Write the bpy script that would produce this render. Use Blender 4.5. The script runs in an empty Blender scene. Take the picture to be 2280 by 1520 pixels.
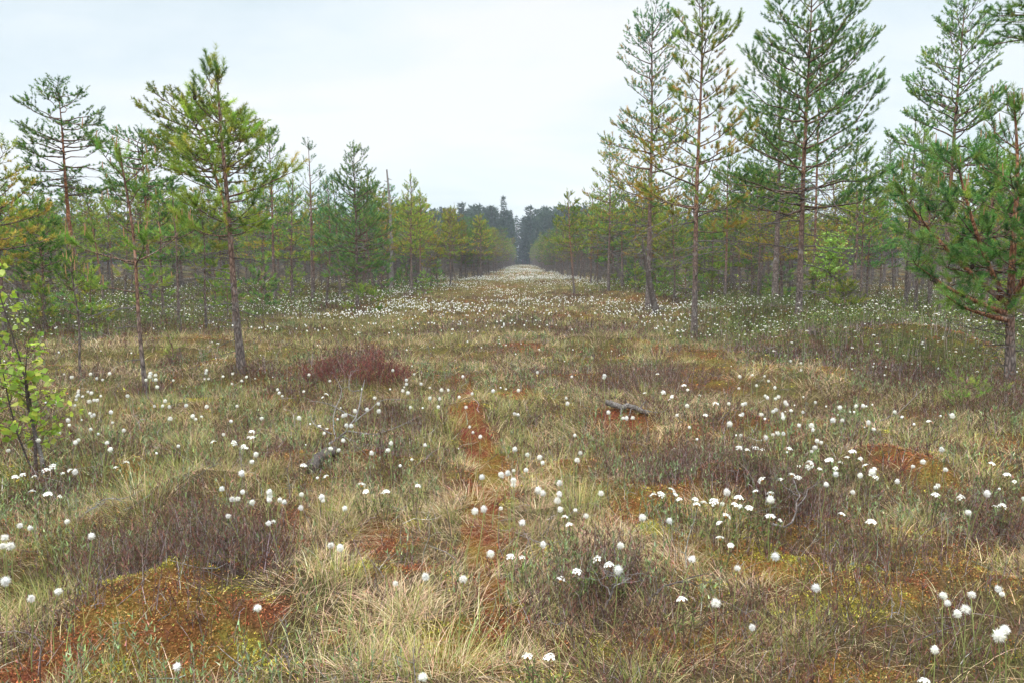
# A bog clearing with cotton grass between stands of young pines, under an overcast sky.
import bpy, math, random
import numpy as np
from mathutils import Vector

sc = bpy.context.scene
COL = sc.collection
R = np.random.default_rng(7)
random.seed(7)

# ------------------------------------------------------------------ camera model
W0, H0, LENS = 2280.0, 1520.0, 28.0
F = W0 * LENS / 36.0
HORIZON = 580.0
CZ = 1.6
PITCH = math.atan((H0 / 2 - HORIZON) / F)
CP, SP = math.cos(PITCH), math.sin(PITCH)

def ray(px, py):
    a = (px - W0 / 2) / F
    b = -(py - H0 / 2) / F
    return a, CP + b * SP, -SP + b * CP

def at(px, py, z=0.0):
    """the point of the level z that the photograph shows at px, py"""
    x, y, dz = ray(px, py)
    t = (z - CZ) / dz
    return x * t, y * t

def z_at(py, depth):
    x, y, dz = ray(W0 / 2, py)
    return CZ + depth * dz / y

def proj(x, y, z):
    x, y, z = np.asarray(x, float), np.asarray(y, float), np.asarray(z, float) - CZ
    d = y * CP - z * SP
    u = y * SP + z * CP
    return W0 / 2 + F * x / d, H0 / 2 - F * u / d

# ------------------------------------------------------------------ noise
def _hash(ix, iy, seed):
    n = (ix.astype(np.int64) * 374761393 + iy.astype(np.int64) * 668265263 + seed * 974711) & 0x7FFFFFFF
    n = ((n ^ (n >> 13)) * 1274126177) & 0x7FFFFFFF
    n = n ^ (n >> 16)
    return (n & 0xFFFF) / 65535.0

def vnoise(x, y, seed=0):
    x = np.asarray(x, float); y = np.asarray(y, float)
    ix, iy = np.floor(x), np.floor(y)
    fx, fy = x - ix, y - iy
    fx = fx * fx * (3 - 2 * fx); fy = fy * fy * (3 - 2 * fy)
    a = _hash(ix, iy, seed); b = _hash(ix + 1, iy, seed)
    c = _hash(ix, iy + 1, seed); d = _hash(ix + 1, iy + 1, seed)
    return (a * (1 - fx) + b * fx) * (1 - fy) + (c * (1 - fx) + d * fx) * fy

def fbm(x, y, seed=0, octv=3):
    s, amp, tot = 0.0, 1.0, 0.0
    for k in range(octv):
        s = s + amp * vnoise(x * 2 ** k + 17.3 * k, y * 2 ** k - 9.1 * k, seed + k)
        tot += amp; amp *= 0.5
    return s / tot

def sstep(a, b, x):
    t = np.clip((x - a) / (b - a), 0, 1)
    return t * t * (3 - 2 * t)

# ------------------------------------------------------------------ where things grow (patches of the bog)
def blob(px, py, rx, ry, w=1.0):
    x, y = at(px, py)
    return (x, y, max(rx * y / F, .05), max(ry * y * y / (F * CZ), .05), w)

def field(blobs, x, y):
    s = np.zeros_like(np.asarray(x, float))
    for bx, by, rx, ry, w in blobs:
        q = ((x - bx) / rx) ** 2 + ((y - by) / ry) ** 2
        s = s + w * np.exp(-q ** 1.5)
    return s

PATH_PX = [(1110, 1420, 34), (1095, 1370, 34), (1085, 1330, 38), (1070, 1245, 55), (1065, 1190, 62), (1075, 1130, 60), (1090, 1085, 62), (1088, 1040, 55),
           (1085, 1000, 55), (1070, 968, 52), (1045, 940, 45), (1025, 915, 32), (1035, 893, 24)]
PATH = [blob(px, py, w * .8, 24, 1.15) for px, py, w in PATH_PX]
MOSS_RED = PATH + [blob(560, 1380, 90, 40), blob(390, 1460, 120, 40, .7), blob(60, 1505, 110, 40), blob(870, 1200, 80, 30, .8), blob(1390, 1150, 55, 22),
    blob(1395, 955, 70, 28, 1.2), blob(2000, 1062, 70, 30, 1.1), blob(1150, 885, 60, 14), blob(650, 1190, 60, 30, .4), blob(760, 1400, 50, 30, .5),
    blob(1880, 930, 60, 15, .7), blob(1100, 1420, 110, 40, .5), blob(1090, 1300, 70, 25, .8), blob(1160, 775, 60, 9, .8), blob(2060, 925, 50, 14, .8),
    blob(1010, 860, 30, 8, .8), blob(240, 1165, 60, 20, .6), blob(2210, 1000, 60, 25, .6), blob(940, 1260, 60, 18, .5)]
MOSS_ORANGE = [blob(320, 1380, 150, 70, 1.2), blob(430, 1450, 150, 60), blob(640, 1050, 60, 32, 1.2), blob(290, 1068, 55, 16), blob(1470, 1130, 60, 45, 1.0),
    blob(1090, 1040, 50, 40, .8), blob(1380, 935, 60, 12, .8), blob(1890, 1480, 130, 40), blob(1500, 1440, 130, 50, .9), blob(1740, 830, 60, 18), blob(2070, 1090, 60, 20),
    blob(850, 1180, 60, 25, .7), blob(1700, 1270, 70, 40), blob(1000, 1470, 130, 50, .9), blob(700, 1110, 60, 40, .7), blob(2000, 1330, 120, 40, .6), blob(1840, 845, 70, 14, .8),
    blob(130, 870, 60, 12, .6), blob(820, 770, 50, 9, .8), blob(1600, 1390, 140, 40, .5), blob(2230, 1060, 60, 30, .6)]
MOSS_YELLOW = [blob(330, 1320, 100, 28, 1.1), blob(1660, 1190, 55, 35, 1.2), blob(440, 915, 60, 14, 1.2), blob(1100, 1108, 40, 14, .7), blob(1450, 1190, 40, 30, .9), blob(740, 1120, 40, 40, .7),
    blob(520, 1420, 60, 30, .8), blob(1010, 1440, 90, 40, .6), blob(1730, 1245, 50, 25, .8), blob(900, 680, 60, 9, .8), blob(1900, 1350, 130, 40, .6)]
HEATHER = [blob(790, 835, 95, 30, 1.2), blob(330, 1390, 150, 50, .28), blob(430, 1240, 190, 70, 1.1), blob(300, 1290, 160, 50, .9), blob(560, 1290, 80, 50, .8), blob(1500, 1055, 130, 45, 1.0), blob(1620, 1105, 120, 40, 1.3),
    blob(1760, 1140, 90, 50, 1.3), blob(1460, 865, 130, 28, 1.0), blob(2050, 860, 140, 35, 1.2), blob(1320, 1320, 110, 60, .8), blob(130, 1110, 90, 35, 1.0), blob(860, 950, 120, 30, .7),
    blob(560, 960, 90, 22, .6), blob(600, 850, 50, 12, 1), blob(1150, 730, 90, 13, .9), blob(970, 740, 60, 10, .6), blob(1940, 1250, 160, 50, .6), blob(2200, 1180, 90, 60, .8), blob(100, 940, 60, 20, .7),
    blob(1820, 805, 160, 14, 1.3), blob(1350, 740, 100, 13, .8), blob(480, 1350, 60, 50, .6), blob(860, 1020, 70, 26, .8), blob(2220, 910, 70, 40, 1.3), blob(60, 1460, 80, 60, .5), blob(1250, 1400, 80, 60, .4)]
LEDUM = [blob(200, 715, 260, 20, 1.2), blob(90, 770, 120, 16, .8), blob(600, 690, 160, 10, .8), blob(1850, 795, 260, 20, .9), blob(1900, 760, 260, 42, 1.3), blob(1700, 715, 160, 16, 1.3), blob(2150, 760, 170, 50, 1.3), blob(2050, 690, 220, 18, 1.2), blob(480, 655, 260, 14, 1.1), blob(250, 690, 150, 14, 1.0),
    blob(800, 670, 140, 9, .9), blob(1380, 650, 110, 8, 1.0), blob(1900, 650, 200, 9, 1.0), blob(1650, 1060, 130, 18, .6), blob(1800, 1020, 120, 18, .5), blob(120, 690, 110, 12, 1), blob(2120, 840, 130, 30, .8),
    blob(480, 810, 60, 9, .4)]
GREEN = [blob(1370, 1010, 75, 24, 1.4), blob(930, 1130, 110, 40, .5), blob(430, 1060, 110, 30, .9), blob(740, 1440, 100, 60, 1.0), blob(1290, 1120, 90, 60, .7), blob(1880, 1220, 160, 60, .7), blob(500, 1080, 60, 22, 1),
    blob(230, 870, 120, 14, .9), blob(400, 880, 80, 12, .6), blob(2180, 1450, 120, 60, .9), blob(150, 1240, 120, 60, .6), blob(1280, 1040, 60, 24, .7), blob(2010, 1110, 110, 26, .8), blob(90, 1330, 90, 40, .7),
    blob(760, 850, 60, 10, .5), blob(1320, 800, 90, 14, .6), blob(1880, 1290, 120, 50, .7), blob(1560, 780, 60, 14, .8), blob(1140, 980, 50, 24, .6)]
MOUNDS = [blob(330, 1370, 260, 120, .15), blob(1480, 1110, 170, 60, .13), blob(1640, 1110, 120, 45, .16), blob(1400, 945, 100, 25, .15), blob(790, 845, 170, 40, .14), blob(650, 1055, 80, 30, .12),
    blob(1740, 850, 150, 30, .12), blob(2010, 1060, 110, 34, .1), blob(1900, 780, 240, 28, .34), blob(1700, 715, 130, 14, .35), blob(2120, 800, 140, 24, .25), blob(480, 665, 160, 10, .3), blob(200, 705, 150, 14, .25), blob(1380, 665, 110, 8, .3), blob(1160, 740, 120, 14, .16), blob(440, 930, 120, 25, .1), blob(900, 670, 110, 9, .2),
    blob(540, 850, 60, 20, .12), blob(2150, 900, 160, 40, .1), blob(480, 1130, 120, 36, .12), blob(1330, 1320, 110, 60, .08), blob(1120, 850, 110, 18, .06)]

def axis(y):
    return 0.0141 * y

def height(x, y):
    x = np.asarray(x, float); y = np.asarray(y, float)
    d = np.hypot(x, y)
    h = .32 * (fbm(x / 1.7, y / 1.7, 3, 3) - .5) + .13 * (vnoise(x / .55, y / .55, 11) - .5) + .05 * (vnoise(x / .2, y / .2, 13) - .5) + .03 * (vnoise(x / .1, y / .1, 17) - .5)
    h = h + .55 * (vnoise(x / 11, y / 11, 21) - .5) * sstep(14, 40, d)
    h = h + field(MOUNDS, x, y) - .035 * np.clip(field(PATH, x, y), 0, 1)
    return h * sstep(.3, 2.5, d)

# fast look-up close to the camera
GX0, GX1, GY0, GY1, GS = -24.0, 24.0, -1.0, 34.0, .04
_gx = np.arange(GX0, GX1, GS); _gy = np.arange(GY0, GY1, GS)
_HG = height(*np.meshgrid(_gx, _gy))

def hz(x, y):
    x = np.asarray(x, float); y = np.asarray(y, float)
    i = ((x - GX0) / GS + .5).astype(int); j = ((y - GY0) / GS + .5).astype(int)
    ok = (i >= 0) & (i < len(_gx)) & (j >= 0) & (j < len(_gy))
    out = np.zeros(x.shape)
    out[ok] = _HG[j[ok], i[ok]]
    if (~ok).any():
        out[~ok] = height(x[~ok], y[~ok])
    return out

def h1(x, y):
    return float(height(np.array([x]), np.array([y]))[0])

# ------------------------------------------------------------------ mesh building
def mesh(name, V, T=None, Q=None, C=None, mat=None, smooth=False):
    V = np.ascontiguousarray(V, np.float32)
    nt = 0 if T is None else len(T); nq = 0 if Q is None else len(Q)
    me = bpy.data.meshes.new(name)
    me.vertices.add(len(V)); me.vertices.foreach_set('co', V.ravel())
    idx = np.concatenate([np.asarray(T, np.int32).ravel() if nt else np.zeros(0, np.int32), np.asarray(Q, np.int32).ravel() if nq else np.zeros(0, np.int32)])
    start = np.concatenate([np.arange(nt) * 3, nt * 3 + np.arange(nq) * 4]).astype(np.int32)
    me.loops.add(len(idx)); me.loops.foreach_set('vertex_index', idx)
    me.polygons.add(nt + nq); me.polygons.foreach_set('loop_start', start)
    if smooth:
        me.polygons.foreach_set('use_smooth', np.ones(nt + nq, bool))
    if C is not None:
        c4 = np.ones((len(V), 4), np.float32); c4[:, :3] = np.clip(C, 0, 1)
        a = me.color_attributes.new('Col', 'FLOAT_COLOR', 'POINT'); a.data.foreach_set('color', c4.ravel())
    me.update(calc_edges=True)
    if mat: me.materials.append(mat)
    return me

def obj(name, me, parent=None, **props):
    o = bpy.data.objects.new(name, me); COL.objects.link(o)
    if parent: o.parent = parent
    for k, v in props.items(): o[k] = v
    return o

def thing(name, label, cat, loc=(0, 0, 0), rz=0.0, scale=(1, 1, 1), group=None):
    o = bpy.data.objects.new(name, None); COL.objects.link(o)
    o.empty_display_size = .2
    o.location = loc; o.rotation_euler = (0, 0, rz); o.scale = scale
    o['label'] = label; o['category'] = cat; o['kind'] = 'thing'
    if group: o['group'] = group
    return o

def copy_thing(src, loc, rz, scale, label=None, group=None):
    r = src.copy(); COL.objects.link(r)
    r.location = loc; r.rotation_euler = (0, 0, rz); r.scale = scale
    if label: r['label'] = label
    if group: r['group'] = group
    elif 'group' in r: del r['group']
    for ch in src.children:
        c = ch.copy(); COL.objects.link(c); c.parent = r
        for g in ch.children:
            d = g.copy(); COL.objects.link(d); d.parent = c
    return r

class Bag:
    """vertices, faces and colours gathered into one mesh"""
    def __init__(s): s.V = []; s.T = []; s.Q = []; s.C = []; s.n = 0
    def add(s, V, C, T=None, Q=None):
        V = np.asarray(V, float).reshape(-1, 3)
        C = np.broadcast_to(np.asarray(C, float), (len(V), 3)) if np.ndim(C) == 1 else np.asarray(C, float).reshape(-1, 3)
        s.V.append(V.astype(np.float32)); s.C.append(C.astype(np.float32))
        if T is not None and len(T): s.T.append(np.asarray(T) + s.n)
        if Q is not None and len(Q): s.Q.append(np.asarray(Q) + s.n)
        s.n += len(V)
    def build(s, name, mat, smooth=False):
        return mesh(name, np.concatenate(s.V), np.concatenate(s.T) if s.T else None, np.concatenate(s.Q) if s.Q else None, np.concatenate(s.C), mat, smooth)

def tubes(P, Rr, S):
    """P (N,K,3) centre lines, Rr (N,K) radii -> tube vertices and quads"""
    P = np.asarray(P, float); Rr = np.asarray(Rr, float)
    N, K = P.shape[:2]
    t = np.gradient(P, axis=1)
    t /= np.linalg.norm(t, axis=2, keepdims=True) + 1e-9
    ov = P[:, -1] - P[:, 0]; ov /= np.linalg.norm(ov, axis=1, keepdims=True) + 1e-9
    ref = np.where(np.abs(ov[:, 2:3]) > .8, np.array([[1., 0, 0]]), np.array([[0, 0, 1.]]))[:, None, :]
    u = np.cross(t, np.broadcast_to(ref, t.shape)); u /= np.linalg.norm(u, axis=2, keepdims=True) + 1e-9
    v = np.cross(t, u)
    a = np.arange(S) * 2 * np.pi / S
    V = P[:, :, None, :] + Rr[:, :, None, None] * (np.cos(a)[None, None, :, None] * u[:, :, None, :] + np.sin(a)[None, None, :, None] * v[:, :, None, :])
    i = np.arange(N)[:, None, None] * K * S; k = np.arange(K - 1)[None, :, None] * S; s = np.arange(S)[None, None, :]
    s2 = (s + 1) % S
    Q = np.stack([i + k + s, i + k + s2, i + k + S + s2, i + k + S + s], -1).reshape(-1, 4)
    return V.reshape(-1, 3), Q

def blades(base, az, tilt, curve, length, width, col, K=3, twist=None, clampz=True, tipcol=1.0):
    """curved flat blades; K segments, the last a point. base (N,3)"""
    N = len(base)
    az, tilt, curve, length, width = [np.broadcast_to(np.asarray(q, float), (N,)) for q in (az, tilt, curve, length, width)]
    hd = np.stack([np.cos(az), np.sin(az), np.zeros(N)], 1)
    tw = az + np.pi / 2 if twist is None else az + np.pi / 2 + twist
    wd = np.stack([np.cos(tw), np.sin(tw), np.zeros(N)], 1)
    pts = [base]
    p = base.copy()
    for k in range(K):
        th = tilt + curve * (k + .5) / K
        p = p + (length / K)[:, None] * (np.sin(th)[:, None] * hd + np.cos(th)[:, None] * np.array([0, 0, 1.]))
        if clampz:
            p[:, 2] = np.maximum(p[:, 2], hz(p[:, 0], p[:, 1]) + .008)
        pts.append(p.copy())
    V = np.empty((N, 2 * K + 1, 3), np.float32); C = np.empty((N, 2 * K + 1, 3), np.float32)
    for k in range(K):
        wk = width * (1 - .75 * k / K) * .5
        V[:, 2 * k] = pts[k] - wk[:, None] * wd; V[:, 2 * k + 1] = pts[k] + wk[:, None] * wd
        f = 1 + (tipcol - 1) * k / K
        C[:, 2 * k] = col * f; C[:, 2 * k + 1] = col * f
    V[:, 2 * K] = pts[K]; C[:, 2 * K] = col * tipcol
    o = np.arange(N)[:, None] * (2 * K + 1)
    Q = np.concatenate([o + np.array([[2 * k, 2 * k + 1, 2 * k + 3, 2 * k + 2]]) for k in range(K - 1)]) if K > 1 else None
    T = o + np.array([[2 * K - 2, 2 * K - 1, 2 * K]])
    return V.reshape(-1, 3), C.reshape(-1, 3), T, Q

def pick(pal, n, rng, jit=.28):
    """n colours from a palette [(r,g,b,weight)], with brightness and hue jitter"""
    p = np.array([q[:3] for q in pal], float); w = np.array([q[3] for q in pal], float)
    c = p[rng.choice(len(p), n, p=w / w.sum())]
    return np.clip(c * np.exp(rng.normal(0, jit, (n, 1))) * np.exp(rng.normal(0, .07, (n, 3))), .004, .9)

def unit(v):
    return v / (np.linalg.norm(v, axis=-1, keepdims=True) + 1e-9)

# ------------------------------------------------------------------ materials
def new_mat(name):
    m = bpy.data.materials.new(name); m.use_nodes = True
    nt = m.node_tree; nt.nodes.clear()
    return m, nt, nt.nodes, nt.links

def leaf_mat(name, trans=.3, vary=.0, gloss=.0):
    m, nt, N, L = new_mat(name)
    out = N.new('ShaderNodeOutputMaterial'); at_ = N.new('ShaderNodeAttribute'); at_.attribute_name = 'Col'
    col = at_.outputs['Color']
    if vary:
        oi = N.new('ShaderNodeObjectInfo'); hs = N.new('ShaderNodeHueSaturation')
        mp = N.new('ShaderNodeMapRange'); mp.inputs['To Min'].default_value = 1 - vary; mp.inputs['To Max'].default_value = 1 + vary
        mh = N.new('ShaderNodeMapRange'); mh.inputs['To Min'].default_value = .5 - vary * .09; mh.inputs['To Max'].default_value = .5 + vary * .06
        ml = N.new('ShaderNodeMath'); ml.operation = 'MULTIPLY'; ml.inputs[1].default_value = 7.31
        fr = N.new('ShaderNodeMath'); fr.operation = 'FRACT'
        L.new(oi.outputs['Random'], mp.inputs['Value']); L.new(oi.outputs['Random'], ml.inputs[0]); L.new(ml.outputs[0], fr.inputs[0]); L.new(fr.outputs[0], mh.inputs['Value'])
        L.new(mp.outputs[0], hs.inputs['Value']); L.new(mh.outputs[0], hs.inputs['Hue']); L.new(col, hs.inputs['Color']); col = hs.outputs['Color']
    d = N.new('ShaderNodeBsdfDiffuse'); t = N.new('ShaderNodeBsdfTranslucent'); mx = N.new('ShaderNodeMixShader'); mx.inputs[0].default_value = trans
    L.new(col, d.inputs['Color']); L.new(col, t.inputs['Color']); L.new(d.outputs[0], mx.inputs[1]); L.new(t.outputs[0], mx.inputs[2])
    last = mx
    if gloss:
        g = N.new('ShaderNodeBsdfGlossy'); g.inputs['Roughness'].default_value = .45; m2 = N.new('ShaderNodeMixShader'); m2.inputs[0].default_value = gloss
        L.new(mx.outputs[0], m2.inputs[1]); L.new(g.outputs[0], m2.inputs[2]); last = m2
    L.new(last.outputs[0], out.inputs['Surface'])
    return m

def bark_mat(name, scale=14.0, contrast=.55, stretch=(1, 1, .35), lichen=.0):
    m, nt, N, L = new_mat(name)
    out = N.new('ShaderNodeOutputMaterial'); at_ = N.new('ShaderNodeAttribute'); at_.attribute_name = 'Col'
    tc = N.new('ShaderNodeTexCoord'); mp = N.new('ShaderNodeMapping'); mp.inputs['Scale'].default_value = stretch
    L.new(tc.outputs['Object'], mp.inputs['Vector'])
    vo = N.new('ShaderNodeTexVoronoi'); vo.inputs['Scale'].default_value = scale * 2.2; vo.feature = 'DISTANCE_TO_EDGE'
    no = N.new('ShaderNodeTexNoise'); no.inputs['Scale'].default_value = scale; no.inputs['Detail'].default_value = 6; no.inputs['Roughness'].default_value = .7
    L.new(mp.outputs[0], vo.inputs['Vector']); L.new(mp.outputs[0], no.inputs['Vector'])
    cr = N.new('ShaderNodeMapRange'); cr.inputs['From Max'].default_value = .25; cr.inputs['To Min'].default_value = 1 - contrast; cr.inputs['To Max'].default_value = 1.1
    L.new(vo.outputs['Distance'], cr.inputs['Value'])
    nr = N.new('ShaderNodeMapRange'); nr.inputs['From Min'].default_value = .3; nr.inputs['From Max'].default_value = .7; nr.inputs['To Min'].default_value = .55; nr.inputs['To Max'].default_value = 1.4
    L.new(no.outputs[0], nr.inputs['Value'])
    m1 = N.new('ShaderNodeMath'); m1.operation = 'MULTIPLY'; L.new(cr.outputs[0], m1.inputs[0]); L.new(nr.outputs[0], m1.inputs[1])
    vm = N.new('ShaderNodeVectorMath'); vm.operation = 'SCALE'; L.new(at_.outputs['Color'], vm.inputs[0]); L.new(m1.outputs[0], vm.inputs['Scale'])
    col = vm.outputs[0]
    n2 = N.new('ShaderNodeTexNoise'); n2.inputs['Scale'].default_value = 9; n2.inputs['Detail'].default_value = 4
    L.new(tc.outputs['Object'], n2.inputs['Vector'])
    if lichen:
        lr = N.new('ShaderNodeMapRange'); lr.inputs['From Min'].default_value = .55; lr.inputs['From Max'].default_value = .68; lr.inputs['To Max'].default_value = lichen
        L.new(n2.outputs[0], lr.inputs['Value'])
        mixl = N.new('ShaderNodeMix'); mixl.data_type = 'RGBA'; mixl.inputs['B'].default_value = (.34, .34, .31, 1)
        L.new(lr.outputs[0], mixl.inputs['Factor']); L.new(col, mixl.inputs['A']); col = mixl.outputs['Result']
    b = N.new('ShaderNodeBsdfPrincipled'); b.inputs['Roughness'].default_value = .9; b.inputs['Specular IOR Level'].default_value = .2
    bp = N.new('ShaderNodeBump'); bp.inputs['Strength'].default_value = .8; bp.inputs['Distance'].default_value = .02
    L.new(m1.outputs[0], bp.inputs['Height']); L.new(bp.outputs[0], b.inputs['Normal'])
    L.new(col, b.inputs['Base Color']); L.new(b.outputs[0], out.inputs['Surface'])
    return m

def ground_mat():
    m, nt, N, L = new_mat('bog_ground')
    out = N.new('ShaderNodeOutputMaterial'); at_ = N.new('ShaderNodeAttribute'); at_.attribute_name = 'Col'
    tc = N.new('ShaderNodeTexCoord')
    n1 = N.new('ShaderNodeTexNoise'); n1.inputs['Scale'].default_value = 34; n1.inputs['Detail'].default_value = 8; n1.inputs['Roughness'].default_value = .75
    n2 = N.new('ShaderNodeTexVoronoi'); n2.inputs['Scale'].default_value = 85; n2.inputs['Randomness'].default_value = 1
    n3 = N.new('ShaderNodeTexNoise'); n3.inputs['Scale'].default_value = 3.1; n3.inputs['Detail'].default_value = 5
    for n in (n1, n2, n3): L.new(tc.outputs['Object'], n.inputs['Vector'])
    r1 = N.new('ShaderNodeMapRange'); r1.inputs['From Min'].default_value = .3; r1.inputs['From Max'].default_value = .7; r1.inputs['To Min'].default_value = .35; r1.inputs['To Max'].default_value = 1.5
    L.new(n1.outputs[0], r1.inputs['Value'])
    r2 = N.new('ShaderNodeMapRange'); r2.inputs['From Max'].default_value = .7; r2.inputs['To Min'].default_value = 1.25; r2.inputs['To Max'].default_value = .5
    L.new(n2.outputs['Distance'], r2.inputs['Value'])
    m1 = N.new('ShaderNodeMath'); m1.operation = 'MULTIPLY'; L.new(r1.outputs[0], m1.inputs[0]); L.new(r2.outputs[0], m1.inputs[1])
    hs = N.new('ShaderNodeHueSaturation'); mh = N.new('ShaderNodeMapRange'); mh.inputs['From Min'].default_value = .3; mh.inputs['From Max'].default_value = .7
    mh.inputs['To Min'].default_value = .475; mh.inputs['To Max'].default_value = .53
    L.new(n3.outputs[0], mh.inputs['Value']); L.new(mh.outputs[0], hs.inputs['Hue']); L.new(at_.outputs['Color'], hs.inputs['Color'])
    vm = N.new('ShaderNodeVectorMath'); vm.operation = 'SCALE'; L.new(hs.outputs[0], vm.inputs[0]); L.new(m1.outputs[0], vm.inputs['Scale'])
    b = N.new('ShaderNodeBsdfDiffuse'); b.inputs['Roughness'].default_value = .6
    bp = N.new('ShaderNodeBump'); bp.inputs['Strength'].default_value = .9; bp.inputs['Distance'].default_value = .02
    L.new(m1.outputs[0], bp.inputs['Height']); L.new(bp.outputs[0], b.inputs['Normal'])
    L.new(vm.outputs[0], b.inputs['Color']); L.new(b.outputs[0], out.inputs['Surface'])
    return m

M_GROUND = ground_mat()
M_GRASS = leaf_mat('grass_blades', .3)
M_SHRUB = leaf_mat('dwarf_shrub', .15)
M_MOSS = leaf_mat('moss_sprigs', .25)
M_NEEDLE = leaf_mat('pine_needles', .3, .2)
M_FARNEEDLE = leaf_mat('forest_needles', .15, .18)
M_BIRCH = leaf_mat('birch_leaves', .45, 0, .03)
M_FLUFF = leaf_mat('cotton_fluff', .35)
M_PETAL = leaf_mat('white_petals', .3)
M_BARK = bark_mat('pine_bark', 13, .6, (1, 1, .35), .35)
M_DEAD = bark_mat('dead_wood', 22, .45, (1, 1, .25), .3)
M_BIRCHBARK = bark_mat('birch_bark', 26, .5, (.4, .4, 2.2), 0)

# ------------------------------------------------------------------ the ground
C_LITTER = np.array([.12, .085, .048]); C_RED = np.array([.21, .075, .038]); C_ORANGE = np.array([.24, .125, .038]); C_YELLOW = np.array([.27, .225, .045])
C_HEATH = np.array([.075, .05, .048]); C_LEDUM = np.array([.07, .075, .032]); C_GREENG = np.array([.13, .125, .045])

def moss_w(x, y):
    n = (fbm(x / .22, y / .22, 31, 3) - .5) * 1.7
    d = np.hypot(x, y)
    nat = np.clip((fbm(x / 1.5, y / 1.5, 37, 3) - .53) * 6, 0, .9)
    r = np.clip(field(MOSS_RED, x, y) + n * .9 - .1 + nat * (vnoise(x / 1.1, y / 1.1, 5) > .5) * .5, 0, 1)
    o = np.clip(field(MOSS_ORANGE, x, y) - n * .8 - .1 + nat * .5, 0, 1)
    yl = np.clip(field(MOSS_YELLOW, x, y) + (fbm(x / .2, y / .2, 41, 2) - .5) * 1.6 - .1, 0, 1)
    return r, o, yl

def ground_col(x, y):
    r, o, yl = moss_w(x, y)
    he = np.clip(field(HEATHER, x, y), 0, 1); le = np.clip(field(LEDUM, x, y), 0, 1); gr = np.clip(field(GREEN, x, y), 0, 1)
    n = fbm(x / .9, y / .9, 51, 3)
    n2 = fbm(x / 5, y / 5, 57, 3)
    c = C_LITTER[None] * (.6 + .8 * n[:, None])
    c = c * (1 - .5 * sstep(.45, .65, n2)[:, None]) + C_GREENG * .5 * sstep(.45, .65, n2)[:, None]
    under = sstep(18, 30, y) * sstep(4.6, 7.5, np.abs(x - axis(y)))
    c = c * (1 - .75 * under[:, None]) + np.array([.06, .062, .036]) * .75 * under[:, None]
    for w, k in ((gr * .6, C_GREENG), (he * .8, C_HEATH), (le * .9, C_LEDUM), (r * .95, C_RED), (o * .85, C_ORANGE), (yl * .9, C_YELLOW)):
        c = c * (1 - w[:, None]) + k * w[:, None]
    return c

def build_ground():
    rr = np.concatenate([[.0], np.geomspace(.7, 900, 620)])
    a1 = np.radians(np.linspace(-55, 55, 620)); a2 = np.radians(np.linspace(55, 305, 90))[1:-1]
    aa = np.concatenate([a1, a2])
    RR, AA = np.meshgrid(rr[1:], aa, indexing='ij')
    X, Y = RR * np.sin(AA), RR * np.cos(AA)
    x, y = X.ravel(), Y.ravel()
    z = hz(x, y)
    V = np.concatenate([np.stack([x, y, z], 1), [[0, 0, 0]]])
    C = np.concatenate([ground_col(x, y), [C_LITTER]])
    n, k = RR.shape
    i = np.arange(n - 1)[:, None] * k; j = np.arange(k)[None, :]; j2 = (j + 1) % k
    Q = np.stack([i + j, i + k + j, i + k + j2, i + j2], -1).reshape(-1, 4)
    jj = np.arange(k)
    T = np.stack([np.full(k, n * k), jj, (jj + 1) % k], 1)
    o = obj('ground', mesh('ground', V, T, Q, C, M_GROUND, True), kind='structure')

def build_path():
    """the trodden line of red bog moss, a sheet lying on the ground"""
    pts = np.array([at(px, py) + (w * at(px, py)[1] / F,) for px, py, w in PATH_PX])
    o = np.argsort(pts[:, 1]); pts = pts[o]
    n, m_ = 260, 34
    yy = np.linspace(pts[0, 1], pts[-1, 1] + 1.2, n)
    cx = np.interp(yy, pts[:, 1], pts[:, 0]); w = np.interp(yy, pts[:, 1], pts[:, 2]) * .64
    w = w * np.clip((yy[-1] - yy) / 1.0, .05, 1) * np.clip((yy - yy[0]) / .5 + .15, 0, 1)
    s = np.linspace(-1, 1, m_)
    edge = .75 + .6 * vnoise(yy * 3.1, yy * 0 + 2.2, 61)
    edge2 = .75 + .6 * vnoise(yy * 3.1, yy * 0 + 7.7, 67)
    X = cx[:, None] + w[:, None] * np.where(s[None] < 0, s[None] * edge[:, None], s[None] * edge2[:, None])
    Y = np.broadcast_to(yy[:, None], X.shape)
    x, y = X.ravel(), Y.ravel()
    z = hz(x, y) + .005 + .012 * np.tile(1 - s ** 2, n)
    nn = fbm(x / .22, y / .22, 71, 3)[:, None]; n2 = fbm(x / .6, y / .6, 73, 2)[:, None]
    C = C_RED * (1 - sstep(.42, .62, nn)) + C_ORANGE * sstep(.42, .62, nn)
    C = C * (1 - .6 * sstep(.55, .75, n2)) + C_YELLOW * .5 * sstep(.55, .75, n2)
    i = np.arange(n - 1)[:, None] * m_; j = np.arange(m_ - 1)[None]
    Q = np.stack([i + j, i + j + 1, i + m_ + j + 1, i + m_ + j], -1).reshape(-1, 4)
    obj('path', mesh('path', np.stack([x, y, z], 1), None, Q, C, M_GROUND, True), kind='structure')

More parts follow.
